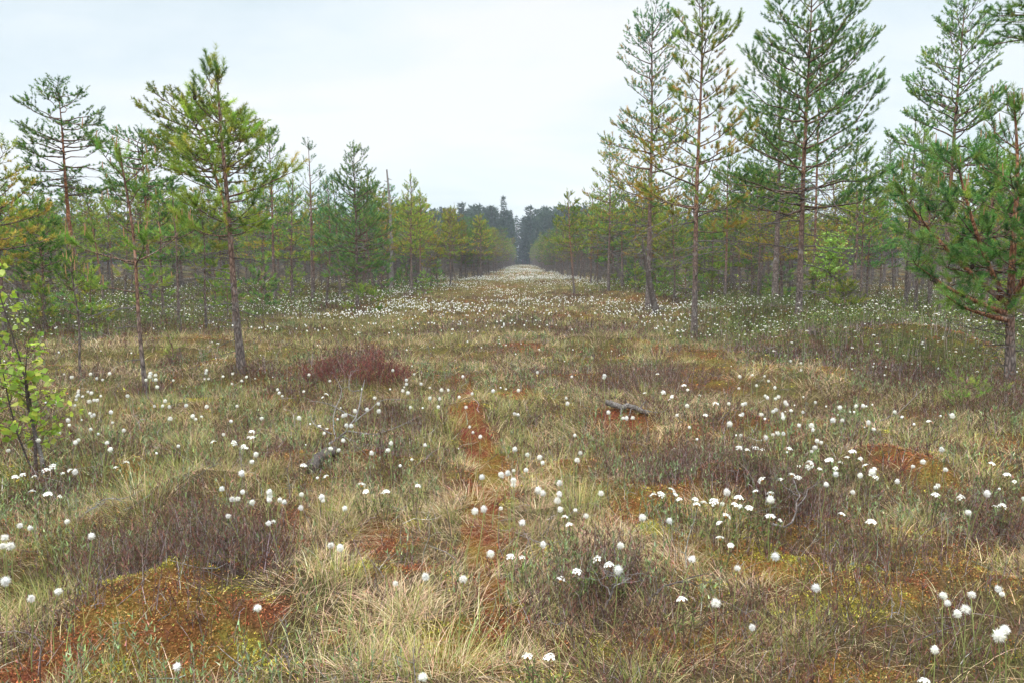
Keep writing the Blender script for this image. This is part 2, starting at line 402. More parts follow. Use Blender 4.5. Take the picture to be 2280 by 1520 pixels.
# ------------------------------------------------------------------ low plants (nobody could count them)
PAL_STRAW = [(.45, .335, .20, 4), (.57, .45, .29, 2.8), (.37, .235, .15, 3), (.29, .22, .125, 3), (.47, .30, .22, 2.2)]
PAL_GREEN = [(.22, .235, .065, 3), (.28, .265, .09, 3), (.14, .17, .045, 2), (.35, .30, .135, 2.5), (.19, .25, .09, 1.2)]
PAL_OLIVE = [(.24, .24, .075, 3), (.18, .19, .05, 2), (.33, .26, .12, 1.5), (.13, .15, .04, 1.5)]
PAL_MID = [(.15, .16, .06, 3), (.20, .15, .10, 2), (.13, .09, .075, 2), (.22, .22, .09, 2)]
PAL_HTWIG = [(.18, .13, .125, 3), (.26, .21, .205, 2.5), (.11, .07, .065, 2), (.33, .28, .27, 1.3)]
PAL_HLEAF = [(.115, .055, .042, 3), (.10, .085, .04, 2), (.16, .08, .06, 2), (.085, .06, .05, 2), (.13, .14, .06, 1)]
PAL_LLEAF = [(.085, .125, .035, 3), (.12, .165, .045, 3), (.05, .07, .025, 2.5), (.17, .17, .055, 1.5), (.16, .10, .05, 1)]
PAL_ANDRO = [(.15, .20, .09, 3), (.20, .23, .13, 2), (.12, .16, .06, 2), (.26, .12, .10, .6)]
PAL_RED = [(.29, .095, .045, 3), (.19, .055, .03, 2.5), (.37, .16, .065, 2), (.12, .045, .03, 1.5)]
PAL_ORANGE = [(.33, .17, .05, 3), (.22, .10, .035, 2.5), (.42, .28, .11, 1.5), (.16, .135, .04, 3), (.26, .085, .045, 1.5), (.24, .21, .06, 1.5)]
PAL_YELLOW = [(.44, .36, .06, 3), (.30, .28, .04, 2), (.50, .42, .12, 1), (.22, .24, .04, 1.5)]

def scatter(r0, r1, n, half_deg=41, rng=R):
    """n points spread evenly over a wedge in front of the camera"""
    r = np.sqrt(rng.uniform(r0 * r0, r1 * r1, n)); a = np.radians(rng.uniform(-half_deg - 5, half_deg + 5, n))
    return r * np.sin(a), r * np.cos(a)

def clearing(x, y, extra=0.0):
    return np.abs(x - axis(y)) < 5.2 + extra

def build_grass():
    straw, green = Bag(), Bag()
    rng = np.random.default_rng(11)
    def weights(x, y):
        r, o, yl = moss_w(x, y)
        bare = np.clip(np.maximum(np.maximum(r, o), yl) * 1.15, 0, 1)
        bare = np.maximum(bare, np.clip(field(PATH, x, y) * 1.2 - .3 * (fbm(x / .3, y / .3, 161, 2) > .57), 0, 1))
        he = np.clip(field(HEATHER, x, y), 0, 1); le = np.clip(field(LEDUM, x, y), 0, 1); gr = np.clip(field(GREEN, x, y), 0, 1)
        return bare, he, le, gr
    # tussocks: (r0, r1, tussocks, blades each, width factor, segments)
    for r0, r1, nt, nb, wf, K in ((2.0, 6, 240, 190, 1.0, 4), (6, 10, 480, 120, 1.35, 3), (10, 17, 1050, 70, 2.0, 3), (17, 30, 2600, 34, 3.4, 2), (30, 60, 5200, 15, 6.5, 2)):
        x, y = scatter(r0, r1, nt, 42, rng)
        bare, he, le, gr = weights(x, y)
        gap = np.clip((fbm(x / .8, y / .8, 121, 2) - .52) * 5, 0, .6)
        keep = rng.random(nt) > np.clip(bare * .97 + he * .55 + le * .8 + gap, 0, .98)
        x, y, gr = x[keep], y[keep], gr[keep]; n = len(x)
        big = rng.uniform(.55, 1.25, n)
        isg = rng.random(n) < np.clip(.26 + gr * .75 + .6 * (fbm(x / 2.5, y / 2.5, 91, 2) - .5), 0, .95)
        comb = rng.uniform(0, 2 * np.pi, n); combs = rng.uniform(0, .9, n)
        for g in (False, True):
            sel = np.nonzero(isg == g)[0]
            if not len(sel): continue
            id_ = np.repeat(sel, nb); m_ = len(id_)
            rad = np.sqrt(rng.random(m_)) * (.13 if g else .17) * big[id_]; a = rng.uniform(0, 2 * np.pi, m_)
            bx, by = x[id_] + rad * np.cos(a), y[id_] + rad * np.sin(a)
            dx = np.cos(a) * (rad / .13 + .25) + np.cos(comb[id_]) * combs[id_] + rng.normal(0, .35, m_)
            dy = np.sin(a) * (rad / .13 + .25) + np.sin(comb[id_]) * combs[id_] + rng.normal(0, .35, m_)
            az = np.arctan2(dy, dx); mag = np.hypot(dx, dy)
            ln = rng.uniform(.45, 1.1, m_) * big[id_] * (.27 if g else .27)
            ln = ln * np.where(by < 4.6, .72, 1)
            tilt = (.12 + .26 * mag if g else .34 + .45 * mag) * rng.uniform(.5, 1.2, m_)
            cur = rng.uniform(.3, 1.2, m_) if g else rng.uniform(.6, 1.6, m_)
            b = np.stack([bx, by, hz(bx, by) - .01], 1)
            col = pick(PAL_GREEN if g else PAL_STRAW, m_, rng) * (rng.uniform(.75, 1.25, n)[id_])[:, None]
            if r0 >= 6:
                dk = rng.random(m_) < (.6 if r0 >= 17 else .38 if r0 >= 10 else .2); col[dk] = pick(PAL_MID, int(dk.sum()), rng)
            mix = rng.random(m_) < (.22 if g else .12)
            col[mix] = pick(PAL_STRAW if g else PAL_GREEN, int(mix.sum()), rng)
            V, C, T, Q = blades(b, az, np.clip(tilt, 0, 1.3), cur, ln, .0026 * wf * rng.uniform(.7, 1.3, m_), col, K, twist=rng.normal(0, .5, m_), tipcol=1.1)
            (green if g else straw).add(V, C, T, Q)
    # loose blades and lying litter
    for r0, r1, nb, wf, K in ((2.0, 6, 62000, 1.0, 3), (6, 10, 80000, 1.4, 3), (10, 17, 90000, 2.1, 2), (17, 30, 110000, 3.6, 2), (30, 60, 90000, 7, 1), (60, 110, 40000, 14, 1)):
        x, y = scatter(r0, r1, nb, 42, rng)
        bare, he, le, gr = weights(x, y)
        gap = np.clip((fbm(x / .8, y / .8, 121, 2) - .52) * 5, 0, .5)
        keep = rng.random(nb) > np.clip(bare * .93 + he * .4 + le * .75 + gap, 0, .97)
        x, y, gr = x[keep], y[keep], gr[keep]; n = len(x)
        isg = rng.random(n) < np.clip(.42 + gr * .5 + .9 * (fbm(x / 2.5, y / 2.5, 91, 2) - .5), .04, .95)
        flow = 2 * np.pi * 2 * vnoise(x / .8, y / .8, 97)
        for g in (False, True):
            s = isg == g; m_ = int(s.sum())
            bx, by = x[s], y[s]
            az = flow[s] + rng.normal(0, .9, m_)
            b = np.stack([bx, by, hz(bx, by) - .005], 1)
            if g: tl, cu, ln = rng.uniform(0, .7, m_), rng.uniform(.2, 1.1, m_), rng.uniform(.08, .22, m_)
            else: tl, cu, ln = rng.uniform(.6, 1.5, m_), rng.uniform(.2, 1.0, m_), rng.uniform(.1, .26, m_)
            pal = PAL_OLIVE if (g and r0 >= 10) else (PAL_GREEN if g else PAL_STRAW)
            col = pick(pal, m_, rng)
            if r0 >= 6:
                dk = rng.random(m_) < (.6 if r0 >= 17 else .38 if r0 >= 10 else .2); col[dk] = pick(PAL_MID, int(dk.sum()), rng)
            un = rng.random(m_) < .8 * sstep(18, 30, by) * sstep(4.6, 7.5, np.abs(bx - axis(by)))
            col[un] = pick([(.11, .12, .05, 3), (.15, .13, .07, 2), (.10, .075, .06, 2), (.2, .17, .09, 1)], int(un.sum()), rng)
            V, C, T, Q = blades(b, az, tl, cu, ln, .0026 * wf * rng.uniform(.7, 1.3, m_), col, K, twist=rng.normal(0, .6, m_))
            (green if g else straw).add(V, C, T, Q)
    # the far end of the clearing
    n = 30000
    y = rng.uniform(60, 235, n) ; x = axis(y) + rng.uniform(-6.5, 6.5, n)
    b = np.stack([x, y, hz(x, y)], 1)
    V, C, T, Q = blades(b, rng.uniform(0, 6.28, n), rng.uniform(0, .9, n), .5, rng.uniform(.2, .4, n), rng.uniform(.03, .07, n), pick(PAL_MID + PAL_OLIVE + PAL_MID + PAL_STRAW, n, rng), 1)
    straw.add(V, C, T, Q)
    obj('dry_grass', straw.build('dry_grass', M_GRASS), kind='stuff', label='straw coloured withered sedge and grass matted over the bog')
    obj('green_grass', green.build('green_grass', M_GRASS), kind='stuff', label='fresh green sedge blades growing among the withered grass')

def heather_plants(bag, x, y, rng, stems, hgt, wf, leaves, pal_leaf=PAL_HLEAF, spread=.1):
    n = len(x)
    id_ = np.repeat(np.arange(n), stems); m_ = len(id_)
    a = rng.uniform(0, 2 * np.pi, m_); rad = np.sqrt(rng.random(m_)) * spread
    bx, by = x[id_] + rad * np.cos(a), y[id_] + rad * np.sin(a)
    z = hz(bx, by) - .01
    az = a + rng.normal(0, .8, m_); tl = np.abs(rng.normal(.3, .3, m_)); cu = rng.normal(0, .5, m_)
    ln = rng.uniform(.5, 1.2, m_) * hgt[id_]
    V, C, T, Q = blades(np.stack([bx, by, z], 1), az, tl, cu, ln, .0035 * wf, pick(PAL_HTWIG, m_, rng), 3, twist=rng.uniform(0, 3.1, m_))
    bag.add(V, C, T, Q)
    k = np.repeat(np.arange(m_), leaves); q = len(k)
    t = rng.uniform(.25, 1, q)
    th = tl[k] + cu[k] * t * .5
    P = np.stack([bx[k] + np.sin(th) * np.cos(az[k]) * ln[k] * t, by[k] + np.sin(th) * np.sin(az[k]) * ln[k] * t, z[k] + np.cos(th) * ln[k] * t], 1)
    col = pick(pal_leaf, q, rng)
    V, C, T, Q = blades(P, rng.uniform(0, 6.28, q), rng.uniform(.2, 1.1, q), 0, rng.uniform(.02, .05, q) * (1 + .25 * (wf - 1)), .005 * wf * rng.uniform(.6, 1.4, q), col, 1, twist=rng.uniform(0, 3.1, q), clampz=False)
    bag.add(V, C, T, Q)

def build_heather():
    bag = Bag(); rng = np.random.default_rng(23)
    for r0, r1, n, st, wf, lv in ((2.2, 6, 5200, 7, 1, 9), (6, 11, 7000, 6, 1.5, 7), (11, 18, 8000, 5, 2.3, 5), (18, 34, 9000, 4, 4.2, 4)):
        x, y = scatter(r0, r1, n, 42, rng)
        h = np.clip(field(HEATHER, x, y), 0, 1.3)
        nat = np.clip((fbm(x / 1.1, y / 1.1, 101, 3) - .47) * 5, 0, .9)
        pth = np.clip(field(PATH, x, y) * 2, 0, 1)
        keep = rng.random(n) < np.clip(h * .85 + nat * .45 + .04, 0, 1) * (1 - pth)
        x, y, h = x[keep], y[keep], h[keep]
        heather_plants(bag, x, y, rng, st, .12 + .12 * np.clip(h, 0, 1) + rng.uniform(0, .05, len(x)), wf, lv)
    # shaggy twig collars added round every pine's foot to deepen the contact shade
    for x0, y0 in TREE_AT + STAND_AT:
        n = 46 if y0 < 14 else 34 if y0 < 24 else 16
        a = rng.uniform(0, 6.28, n); r = np.abs(rng.normal(0, .28, n)) + .04
        wf = 1.3 if y0 < 14 else 2.4 if y0 < 24 else 4.5
        heather_plants(bag, x0 + r * np.cos(a), y0 + r * np.sin(a), rng, 5, rng.uniform(.10, .26, n), wf, 6)
    obj('heather', bag.build('heather', M_SHRUB), kind='stuff', label='low grey brown heather twigs growing over the hummocks')
    # bog rosemary and other small fresh leaves
    bag = Bag()
    for r0, r1, n, wf in ((2.2, 6, 3600, 1), (6, 11, 4200, 1.5), (11, 20, 4200, 2.6)):
        x, y = scatter(r0, r1, n, 42, rng)
        f = np.clip((fbm(x / .9, y / .9, 111, 3) - .5) * 4, 0, .7)
        keep = (rng.random(n) < f) & (field(PATH, x, y) < .3)
        x, y = x[keep], y[keep]
        n = len(x); st = 3
        id_ = np.repeat(np.arange(n), st); m_ = len(id_)
        bx, by = x[id_] + rng.normal(0, .05, m_), y[id_] + rng.normal(0, .05, m_)
        z = hz(bx, by); hh = rng.uniform(.08, .2, m_)
        az = rng.uniform(0, 6.28, m_); tl = np.abs(rng.normal(0, .25, m_))
        V, C, T, Q = blades(np.stack([bx, by, z], 1), az, tl, .2, hh, .003 * wf, pick(PAL_HTWIG, m_, rng), 2)
        bag.add(V, C, T, Q)
        k = np.repeat(np.arange(m_), 8); q = len(k); t = rng.uniform(.35, 1, q)
        P = np.stack([bx[k] + np.sin(tl[k]) * np.cos(az[k]) * hh[k] * t, by[k] + np.sin(tl[k]) * np.sin(az[k]) * hh[k] * t, z[k] + hh[k] * t], 1)
        V, C, T, Q = blades(P, rng.uniform(0, 6.28, q), rng.uniform(.2, 1.0, q), .2, rng.uniform(.02, .038, q) * (1 + .2 * (wf - 1)), .006 * wf * rng.uniform(.7, 1.3, q), pick(PAL_ANDRO, q, rng), 2, twist=rng.normal(0, .3, q), clampz=False)
        bag.add(V, C, T, Q)
    obj('undergrowth', bag.build('undergrowth', M_SHRUB), kind='stuff', label='small fresh blue green leaf sprigs scattered over the bog')

def build_litter():
    """small dead twigs lying about and standing in the grass"""
    bag = Bag(); rng = np.random.default_rng(27)
    for r0, r1, n, wf in ((2.2, 6, 900, 1), (6, 11, 1300, 1.4), (11, 20, 1500, 2.2)):
        x, y = scatter(r0, r1, n, 42, rng); h = np.clip(field(HEATHER, x, y), 0, 1)
        k = rng.random(n) < .25 + .6 * h + .3 * (fbm(x / 1.5, y / 1.5, 141, 2) > .55); x, y = x[k], y[k]; n = len(x)
        L_ = rng.uniform(.08, .34, n); az = rng.uniform(0, 6.28, n); el = np.where(rng.random(n) < .6, rng.uniform(0, .4, n), rng.uniform(.5, 1.4, n))
        P = [np.stack([x, y, hz(x, y) + .02], 1)]
        for q in range(4):
            az = az + rng.normal(0, .45, n); el = el + rng.normal(0, .25, n)
            P.append(P[-1] + (L_ / 4)[:, None] * np.stack([np.cos(az) * np.cos(el), np.sin(az) * np.cos(el), np.sin(el)], 1))
        P = np.stack(P, 1); r = (rng.uniform(.0012, .0032, n) * wf)[:, None] * np.linspace(1, .35, 5)
        col = pick([(.30, .27, .26, 3), (.20, .165, .15, 3), (.13, .095, .085, 2), (.38, .34, .31, 1)], n, rng, .2)
        V, Q = tubes(P, r, 4); bag.add(V, np.repeat(col, 20, 0), Q=Q)
        i = rng.integers(0, n, n * 2); j = rng.integers(1, 4, n * 2); p = P[i, j]; m_ = n * 2
        d = unit(rng.normal(0, 1, (m_, 3)) + np.array([0, 0, .3])); l2 = L_[i] * rng.uniform(.15, .4, m_)
        e = p + d * l2[:, None]; V, Q = tubes(np.stack([p, (p + e) / 2 + rng.normal(0, .006, (m_, 3)), e], 1), (rng.uniform(.0008, .0016, m_) * wf)[:, None] * np.array([[1, .8, .4]]), 3)
        bag.add(V, np.repeat(col[i], 9, 0), Q=Q)
    obj('litter', bag.build('litter', M_DEAD), kind='stuff', label='small grey dead twigs lying and standing among the low plants')

def build_moss():
    bag = Bag(); rng = np.random.default_rng(29)
    for r0, r1, n, wf in ((2.0, 5, 430000, .8), (5, 9, 330000, 1.35), (9, 17, 170000, 2.8), (17, 32, 90000, 5)):
        x, y = scatter(r0, r1, n, 41, rng)
        r, o, yl = moss_w(x, y)
        tot = r + o + yl
        keep = rng.random(n) < np.clip(tot, 0, 1) * .9
        x, y, r, o, yl, tot = x[keep], y[keep], r[keep], o[keep], yl[keep], tot[keep]
        m_ = len(x); u = np.clip(.62 * (vnoise(x / .11, y / .11, 151) * 1.3 - .15) + .38 * rng.random(m_), 0, .999) * tot
        col = np.where((u < r)[:, None], pick(PAL_RED, m_, rng, .35), np.where((u < r + o)[:, None], pick(PAL_ORANGE, m_, rng, .3), pick(PAL_YELLOW, m_, rng, .3)))
        b = np.stack([x, y, hz(x, y) - .006 + rng.uniform(0, .03, m_) * vnoise(x / .045, y / .045, 131)], 1)
        V, C, T, Q = blades(b, rng.uniform(0, 6.28, m_), rng.uniform(.2, 1.3, m_), .5, rng.uniform(.008, .016, m_) * (1 + .3 * (wf - 1)), .0085 * wf * rng.uniform(.6, 1.4, m_), col, 1, twist=rng.uniform(0, 3.1, m_), clampz=False)
        bag.add(V, C, T, Q)
    obj('moss', bag.build('moss', M_MOSS), kind='stuff', label='red orange and yellow bog moss cushions over the hummocks')

# ------------------------------------------------------------------ cotton grass and Labrador tea
def icosphere(sub=2):
    t = (1 + 5 ** .5) / 2
    V = [(-1, t, 0), (1, t, 0), (-1, -t, 0), (1, -t, 0), (0, -1, t), (0, 1, t), (0, -1, -t), (0, 1, -t), (t, 0, -1), (t, 0, 1), (-t, 0, -1), (-t, 0, 1)]
    Fc = [(0, 11, 5), (0, 5, 1), (0, 1, 7), (0, 7, 10), (0, 10, 11), (1, 5, 9), (5, 11, 4), (11, 10, 2), (10, 7, 6), (7, 1, 8), (3, 9, 4), (3, 4, 2), (3, 2, 6), (3, 6, 8), (3, 8, 9), (4, 9, 5), (2, 4, 11), (6, 2, 10), (8, 6, 7), (9, 8, 1)]
    V = [np.array(v) / np.linalg.norm(v) for v in V]
    for _ in range(sub):
        cache, F2 = {}, []
        def mid(a, b):
            k = (min(a, b), max(a, b))
            if k not in cache:
                m = V[a] + V[b]; V.append(m / np.linalg.norm(m)); cache[k] = len(V) - 1
            return cache[k]
        for a, b, c in Fc:
            ab, bc, ca = mid(a, b), mid(b, c), mid(c, a)
            F2 += [(a, ab, ca), (b, bc, ab), (c, ca, bc), (ab, bc, ca)]
        Fc = F2
    return np.array(V), np.array(Fc)

ICO0, ICO1, ICO2 = icosphere(0), icosphere(1), icosphere(2)

def cotton_meshes(seed, shed=False):
    """a head of white fluff and its bending stem; the stem's foot is the origin"""
    rng = np.random.default_rng(seed)
    h = rng.uniform(.24, .34); lx, ly = rng.normal(0, .04, 2)
    t = np.linspace(0, 1, 6)
    P = np.stack([lx * t ** 2 + .006 * np.sin(t * 5 + seed), ly * t ** 2, h * t], 1)
    b = Bag()
    V, Q = tubes(P[None], np.linspace(.0024, .0016, 6)[None], 4)
    b.add(V, np.array([.27, .30, .11]), Q=Q)
    for k in range(2):   # sheaths
        V, C, T, Q2 = blades(P[k + 1:k + 2], [rng.uniform(0, 6.28)], [.15], [.5], [.06], [.004], np.array([[.30, .26, .12]]), 2, clampz=False)
        b.add(V, C, T, Q2)
    stem = b.build('stem', M_GRASS)
    top = P[-1]; c = Bag()
    v, f = ICO2
    # fluff: a soft core whose surface breaks into tufts, and fine hairs standing out
    d = v * (1 + .16 * np.sin(v @ rng.normal(0, 3.2, 3) + 1)[:, None] + .10 * np.sin(v @ rng.normal(0, 6, 3))[:, None] + rng.normal(0, .13, (len(v), 1)))
    sz = rng.uniform(.0082, .0118); drag = rng.normal(0, .5, 3) * np.array([1, 1, .3])
    ax = np.array([rng.uniform(.85, 1.1), rng.uniform(.85, 1.1), rng.uniform(.9, 1.35)])
    if shed: d = d * np.array([.62, .8, .55]); ax = ax * np.array([.9, 1.1, .8])
    tone = np.array([.84, .84, .81]) * rng.uniform(.86, 1.02) * np.array([1, rng.uniform(.97, 1), rng.uniform(.92, 1)])
    core = d * sz * ax + np.array([0, 0, sz * .7]) + top
    c.add(core, tone, T=f)
    n = 420
    dr = unit(rng.normal(0, 1, (n, 3)) + np.array([0, 0, .2]) + drag * .4)
    st = dr * sz * .6 * ax + np.array([0, 0, sz * .7]) + top
    en = st + unit(dr + rng.normal(0, .35, (n, 3)) - np.array([0, 0, .2]) + drag * .5) * rng.uniform(.6, 1.75, (n, 1)) * sz
    sd = unit(np.cross(dr, rng.normal(0, 1, (n, 3)))) * .0011
    V = np.stack([st - sd, st + sd, en], 1).reshape(-1, 3)
    c.add(V, tone * 1.02, T=np.arange(3 * n).reshape(-1, 3))
    # dark scales under the fluff
    c.add(ICO0[0] * .005 + top, np.array([.16, .13, .08]), T=ICO0[1])
    head = c.build('head', M_FLUFF)
    return stem, head, top[2] + sz * .7

def dome(bag, c, r, rng, n=16, lo=False):
    """one flower cluster of Labrador tea: small white flowers on a flat dome, rusty scales below"""
    if lo:
        v, f = ICO0
        bag.add(v * np.array([r, r, r * .5]) + c, np.array([.80, .79, .70]) * rng.uniform(.85, 1.1), T=f)
        return
    a = np.arange(n) * 2.39996 + rng.uniform(0, 6); q = np.sqrt((np.arange(n) + .5) / n)
    P = np.stack([np.cos(a) * q * r, np.sin(a) * q * r, .55 * r * (1 - q ** 2) + rng.normal(0, .0015, n)], 1) + c
    nrm = unit(P - (c - np.array([0, 0, r * .9])))
    u = unit(np.cross(nrm, rng.normal(0, 1, (n, 3)))); w = np.cross(nrm, u)
    for k in range(5):
        an = k * 2 * np.pi / 5
        dr = u * math.cos(an) + w * math.sin(an); sd = -u * math.sin(an) + w * math.cos(an)
        L_ = r * .36
        V = np.stack([P, P + dr * L_ * .6 - sd * L_ * .3 + nrm * .001, P + dr * L_ + nrm * .002, P + dr * L_ * .6 + sd * L_ * .3 + nrm * .001], 1)
        i = np.arange(n)[:, None] * 4
        bag.add(V, np.array([.84, .83, .77]), Q=i + np.array([[0, 1, 2, 3]]))
    v, f = ICO0
    bag.add(v * np.array([r * .3, r * .3, r * .3]) + c - np.array([0, 0, r * .2]), np.array([.36, .17, .05]), T=f)
    s = np.repeat(np.array([[0, 0, -.012]]), n, 0) + c
    e = P
    sd = unit(np.cross(e - s, rng.normal(0, 1, (n, 3)))) * .0012
    bag.add(np.stack([s - sd, s + sd, e], 1).reshape(-1, 3), np.array([.30, .24, .10]), T=np.arange(3 * n).reshape(-1, 3))

def tea_shoot(wood, leaf, base, tip, rng, nl=14):
    t = np.linspace(0, 1, 4)[:, None]
    P = base * (1 - t) + tip * t + np.array([0, 0, 1]) * (t * (1 - t)) * .03
    V, Q = tubes(P[None], np.linspace(.003, .002, 4)[None], 4)
    wood.add(V, np.array([.24, .17, .11]), Q=Q)
    k = rng.uniform(.45, .97, nl)[:, None]
    b = base * (1 - k) + tip * k + np.array([0, 0, 1]) * (k * (1 - k)) * .03
    V, C, T, Q = blades(b, rng.uniform(0, 6.28, nl), rng.uniform(.5, 1.3, nl), rng.uniform(.1, .7, nl), rng.uniform(.02, .036, nl), .006, pick(PAL_LLEAF, nl, rng), 2, clampz=False)
    leaf.add(V, C, T, Q)

def tea_proto(seed, umbels):
    """a Labrador tea shrub: several leafy shoots, some ending in a flower cluster"""
    rng = np.random.default_rng(seed)
    root = thing('labrador_tea', 'x', 'shrub')
    wood, leaf = Bag(), Bag(); fl = []
    a0 = rng.uniform(0, 6.28)
    sp = .085 + .02 * umbels
    for k in range(umbels + 6):
        a = a0 + k * 2.4 + rng.normal(0, .4); q = math.sqrt((k + .3) / (umbels + 5.5)) * sp * rng.uniform(.7, 1.25)
        h = rng.uniform(.15, .24) if k < umbels else rng.uniform(.10, .21)
        tip = np.array([math.cos(a) * q, math.sin(a) * q, h])
        tea_shoot(wood, leaf, tip * np.array([.25, .25, 0]), tip, rng)
        if k < umbels:
            b = Bag(); dome(b, np.zeros(3), rng.uniform(.014, .026), rng, int(rng.integers(11, 20)))
            ax, ay = rng.normal(0, .3, 2); cx, sx_, cy, sy = math.cos(ax), math.sin(ax), math.cos(ay), math.sin(ay)
            M = np.array([[cy, 0, sy], [0, 1, 0], [-sy, 0, cy]]) @ np.array([[1, 0, 0], [0, cx, -sx_], [0, sx_, cx]])
            b.V = [v @ M.T + tip + np.array([0, 0, .008]) for v in b.V]; fl.append(b)
    obj('stem', wood.build('stem', M_BARK), root); obj('foliage', leaf.build('foliage', M_SHRUB), root)
    for b in fl: obj('flower_cluster', b.build('flower_cluster', M_PETAL), root)
    return root

def conv(pts, x0, y0, s):
    return [(x0 + a / s, y0 + b / s) for a, b in pts]

COTTON_PX = conv([(300,15),(388,25),(488,28),(510,50),(530,56),(625,45),(340,85),(365,103),(358,148),(443,147),(458,172),(550,155),(558,190),(625,160),(505,125),(293,185),(20,220),(505,358),(935,72),(960,25),(955,160),(1137,20),(1237,82),(1250,160),(1402,72),(1430,250),(1392,283),(1347,357),(1255,380),(1295,410),(1455,382),(1433,437),(1223,452),(1337,493),(1443,503),(1490,482),(1493,510),(1357,540),(1325,597),(1648,495),(1697,488),(1583,545),(1614,536),(1791,533),(1842,556),(1520,635),(1523,652),(1824,740),(46,665),(234,670),(466,706),(25,717),(20,772),(68,768),(320,642),(155,1008),(266,1020),(1457,1088),(880,1470),(5,963),(1820,65),(1790,135),(1857,130),(635,95),(1630,85),(1116,78),(1017,63),(1832,195)], 0, 900, 2.451) \
 + conv([(38,55),(415,22),(463,12),(472,32),(452,48),(466,68),(415,87),(442,115),(433,145),(475,160),(524,108),(590,77),(620,87),(682,37),(673,98),(683,127),(605,130),(648,128),(730,145),(780,137),(860,173),(580,195),(362,227),(228,97),(100,167),(262,160),(280,155),(290,185),(92,230),(200,225),(170,255),(190,270),(66,295),(127,290),(165,362),(217,410),(367,362),(380,405),(453,437),(542,375),(757,245),(806,267),(800,323),(1007,87),(1075,27),(1170,12),(1213,82),(1270,40),(1010,202),(1030,215),(1197,185),(1263,147),(1252,310),(1226,403),(1120,407),(1022,397),(1024,418),(1075,450),(1050,488),(1261,437),(968,490),(938,500),(968,523),(947,550),(967,555),(824,530),(861,527),(1236,565),(1254,602),(1097,590),(1053,613),(1188,632),(1396,598),(1225,680),(1267,687),(1323,707),(729,692),(787,697),(883,685),(1041,840),(896,913),(950,780),(66,647),(110,667),(97,830),(158,895),(467,973),(420,1045),(697,1037),(573,1472),(1447,783),(1450,172),(1473,148),(1537,182),(1437,213),(1385,45),(1400,55),(1447,968),(1615,715)], 700, 820, 2.171) \
 + conv([(550,48),(577,25),(500,30),(773,20),(785,43),(808,50),(643,57),(653,92),(575,82),(595,122),(477,97),(463,105),(655,148),(687,125),(683,140),(690,158),(503,180),(545,178),(551,215),(655,193),(595,220),(690,222),(710,210),(722,203),(735,212),(755,200),(780,200),(712,237),(775,160),(820,163),(945,183),(935,210),(1076,212),(1055,180),(998,247),(1107,268),(1195,287),(1245,210),(803,270),(828,275),(800,290),(680,302),(668,293),(707,305),(655,322),(595,340),(487,303),(465,328),(262,245),(168,207),(268,172),(892,350),(935,362),(907,390),(885,372),(1440,405),(1420,445),(1306,467),(1487,362),(1318,547),(1450,550),(1423,567),(1623,575),(1838,620),(998,585),(405,550),(341,593),(645,620),(943,503),(1069,520),(1128,490),(895,548),(688,900),(187,935),(470,975),(383,1120),(571,1212),(1493,1110),(1655,1037),(1725,1078),(1592,1152),(1570,1170),(1592,1200),(1805,1240),(1790,1278),(1643,1125),(1440,1365),(873,1047),(1497,282),(152,735),(1600,668)], 1420, 820, 2.171) \
 + conv([(440,955),(467,963),(400,1000),(300,977),(150,985),(545,985),(570,995),(560,940),(480,1010),(685,955),(752,975),(735,1000),(720,1000),(665,1028),(740,1025),(625,990),(500,1095),(520,1105),(538,1118),(497,1145),(525,1150),(585,1130),(600,1130),(655,1138),(690,1155),(695,1170),(595,1170),(590,1190),(615,1185),(780,1150),(450,1178),(850,935),(895,955),(1052,962),(1070,955),(1097,970),(1197,950),(1195,980),(1160,930),(985,1030),(1005,1025),(1030,1005),(990,990),(1060,1055),(1085,1072),(1050,1110),(1057,1130),(1130,1105),(1175,1080),(1303,965),(1365,998),(1363,1020),(1390,1030),(1375,1045),(1312,1060),(1415,980),(1383,930),(1420,937),(1510,1008),(1553,993),(1607,1045),(1630,1040),(1555,1060),(1577,1085),(1720,1022),(1830,1112),(1815,1060),(1880,1140),(2070,1002),(2153,1038),(2025,1100),(1365,1145),(1630,960),(1145,850),(1085,915),(1220,885),(1325,917),(835,837),(1275,815),(1325,825),(1060,850),(1015,868)], 0, 500, 3.0) \
 + conv([(465,1105),(490,1155),(370,1135),(385,1163),(210,1170),(92,1205),(150,1218),(340,1217),(117,1248),(155,1262),(137,1313),(425,1065),(887,1130),(980,1110),(983,1135),(1000,1185),(965,1170),(950,1190),(1030,1218),(1075,1160),(1078,1195),(1085,1205),(1107,1210),(1117,1125),(1153,1195),(1115,1260),(1243,1213),(1290,1210),(1305,1235),(1325,1245),(1228,1305),(1340,1295),(1298,1328),(1288,1275),(1187,1040),(1025,1028),(1155,1078),(870,1187),(712,1165),(765,1177),(795,1150),(300,1310),(315,1340),(57,1372)], 1240, 400, 3.0)
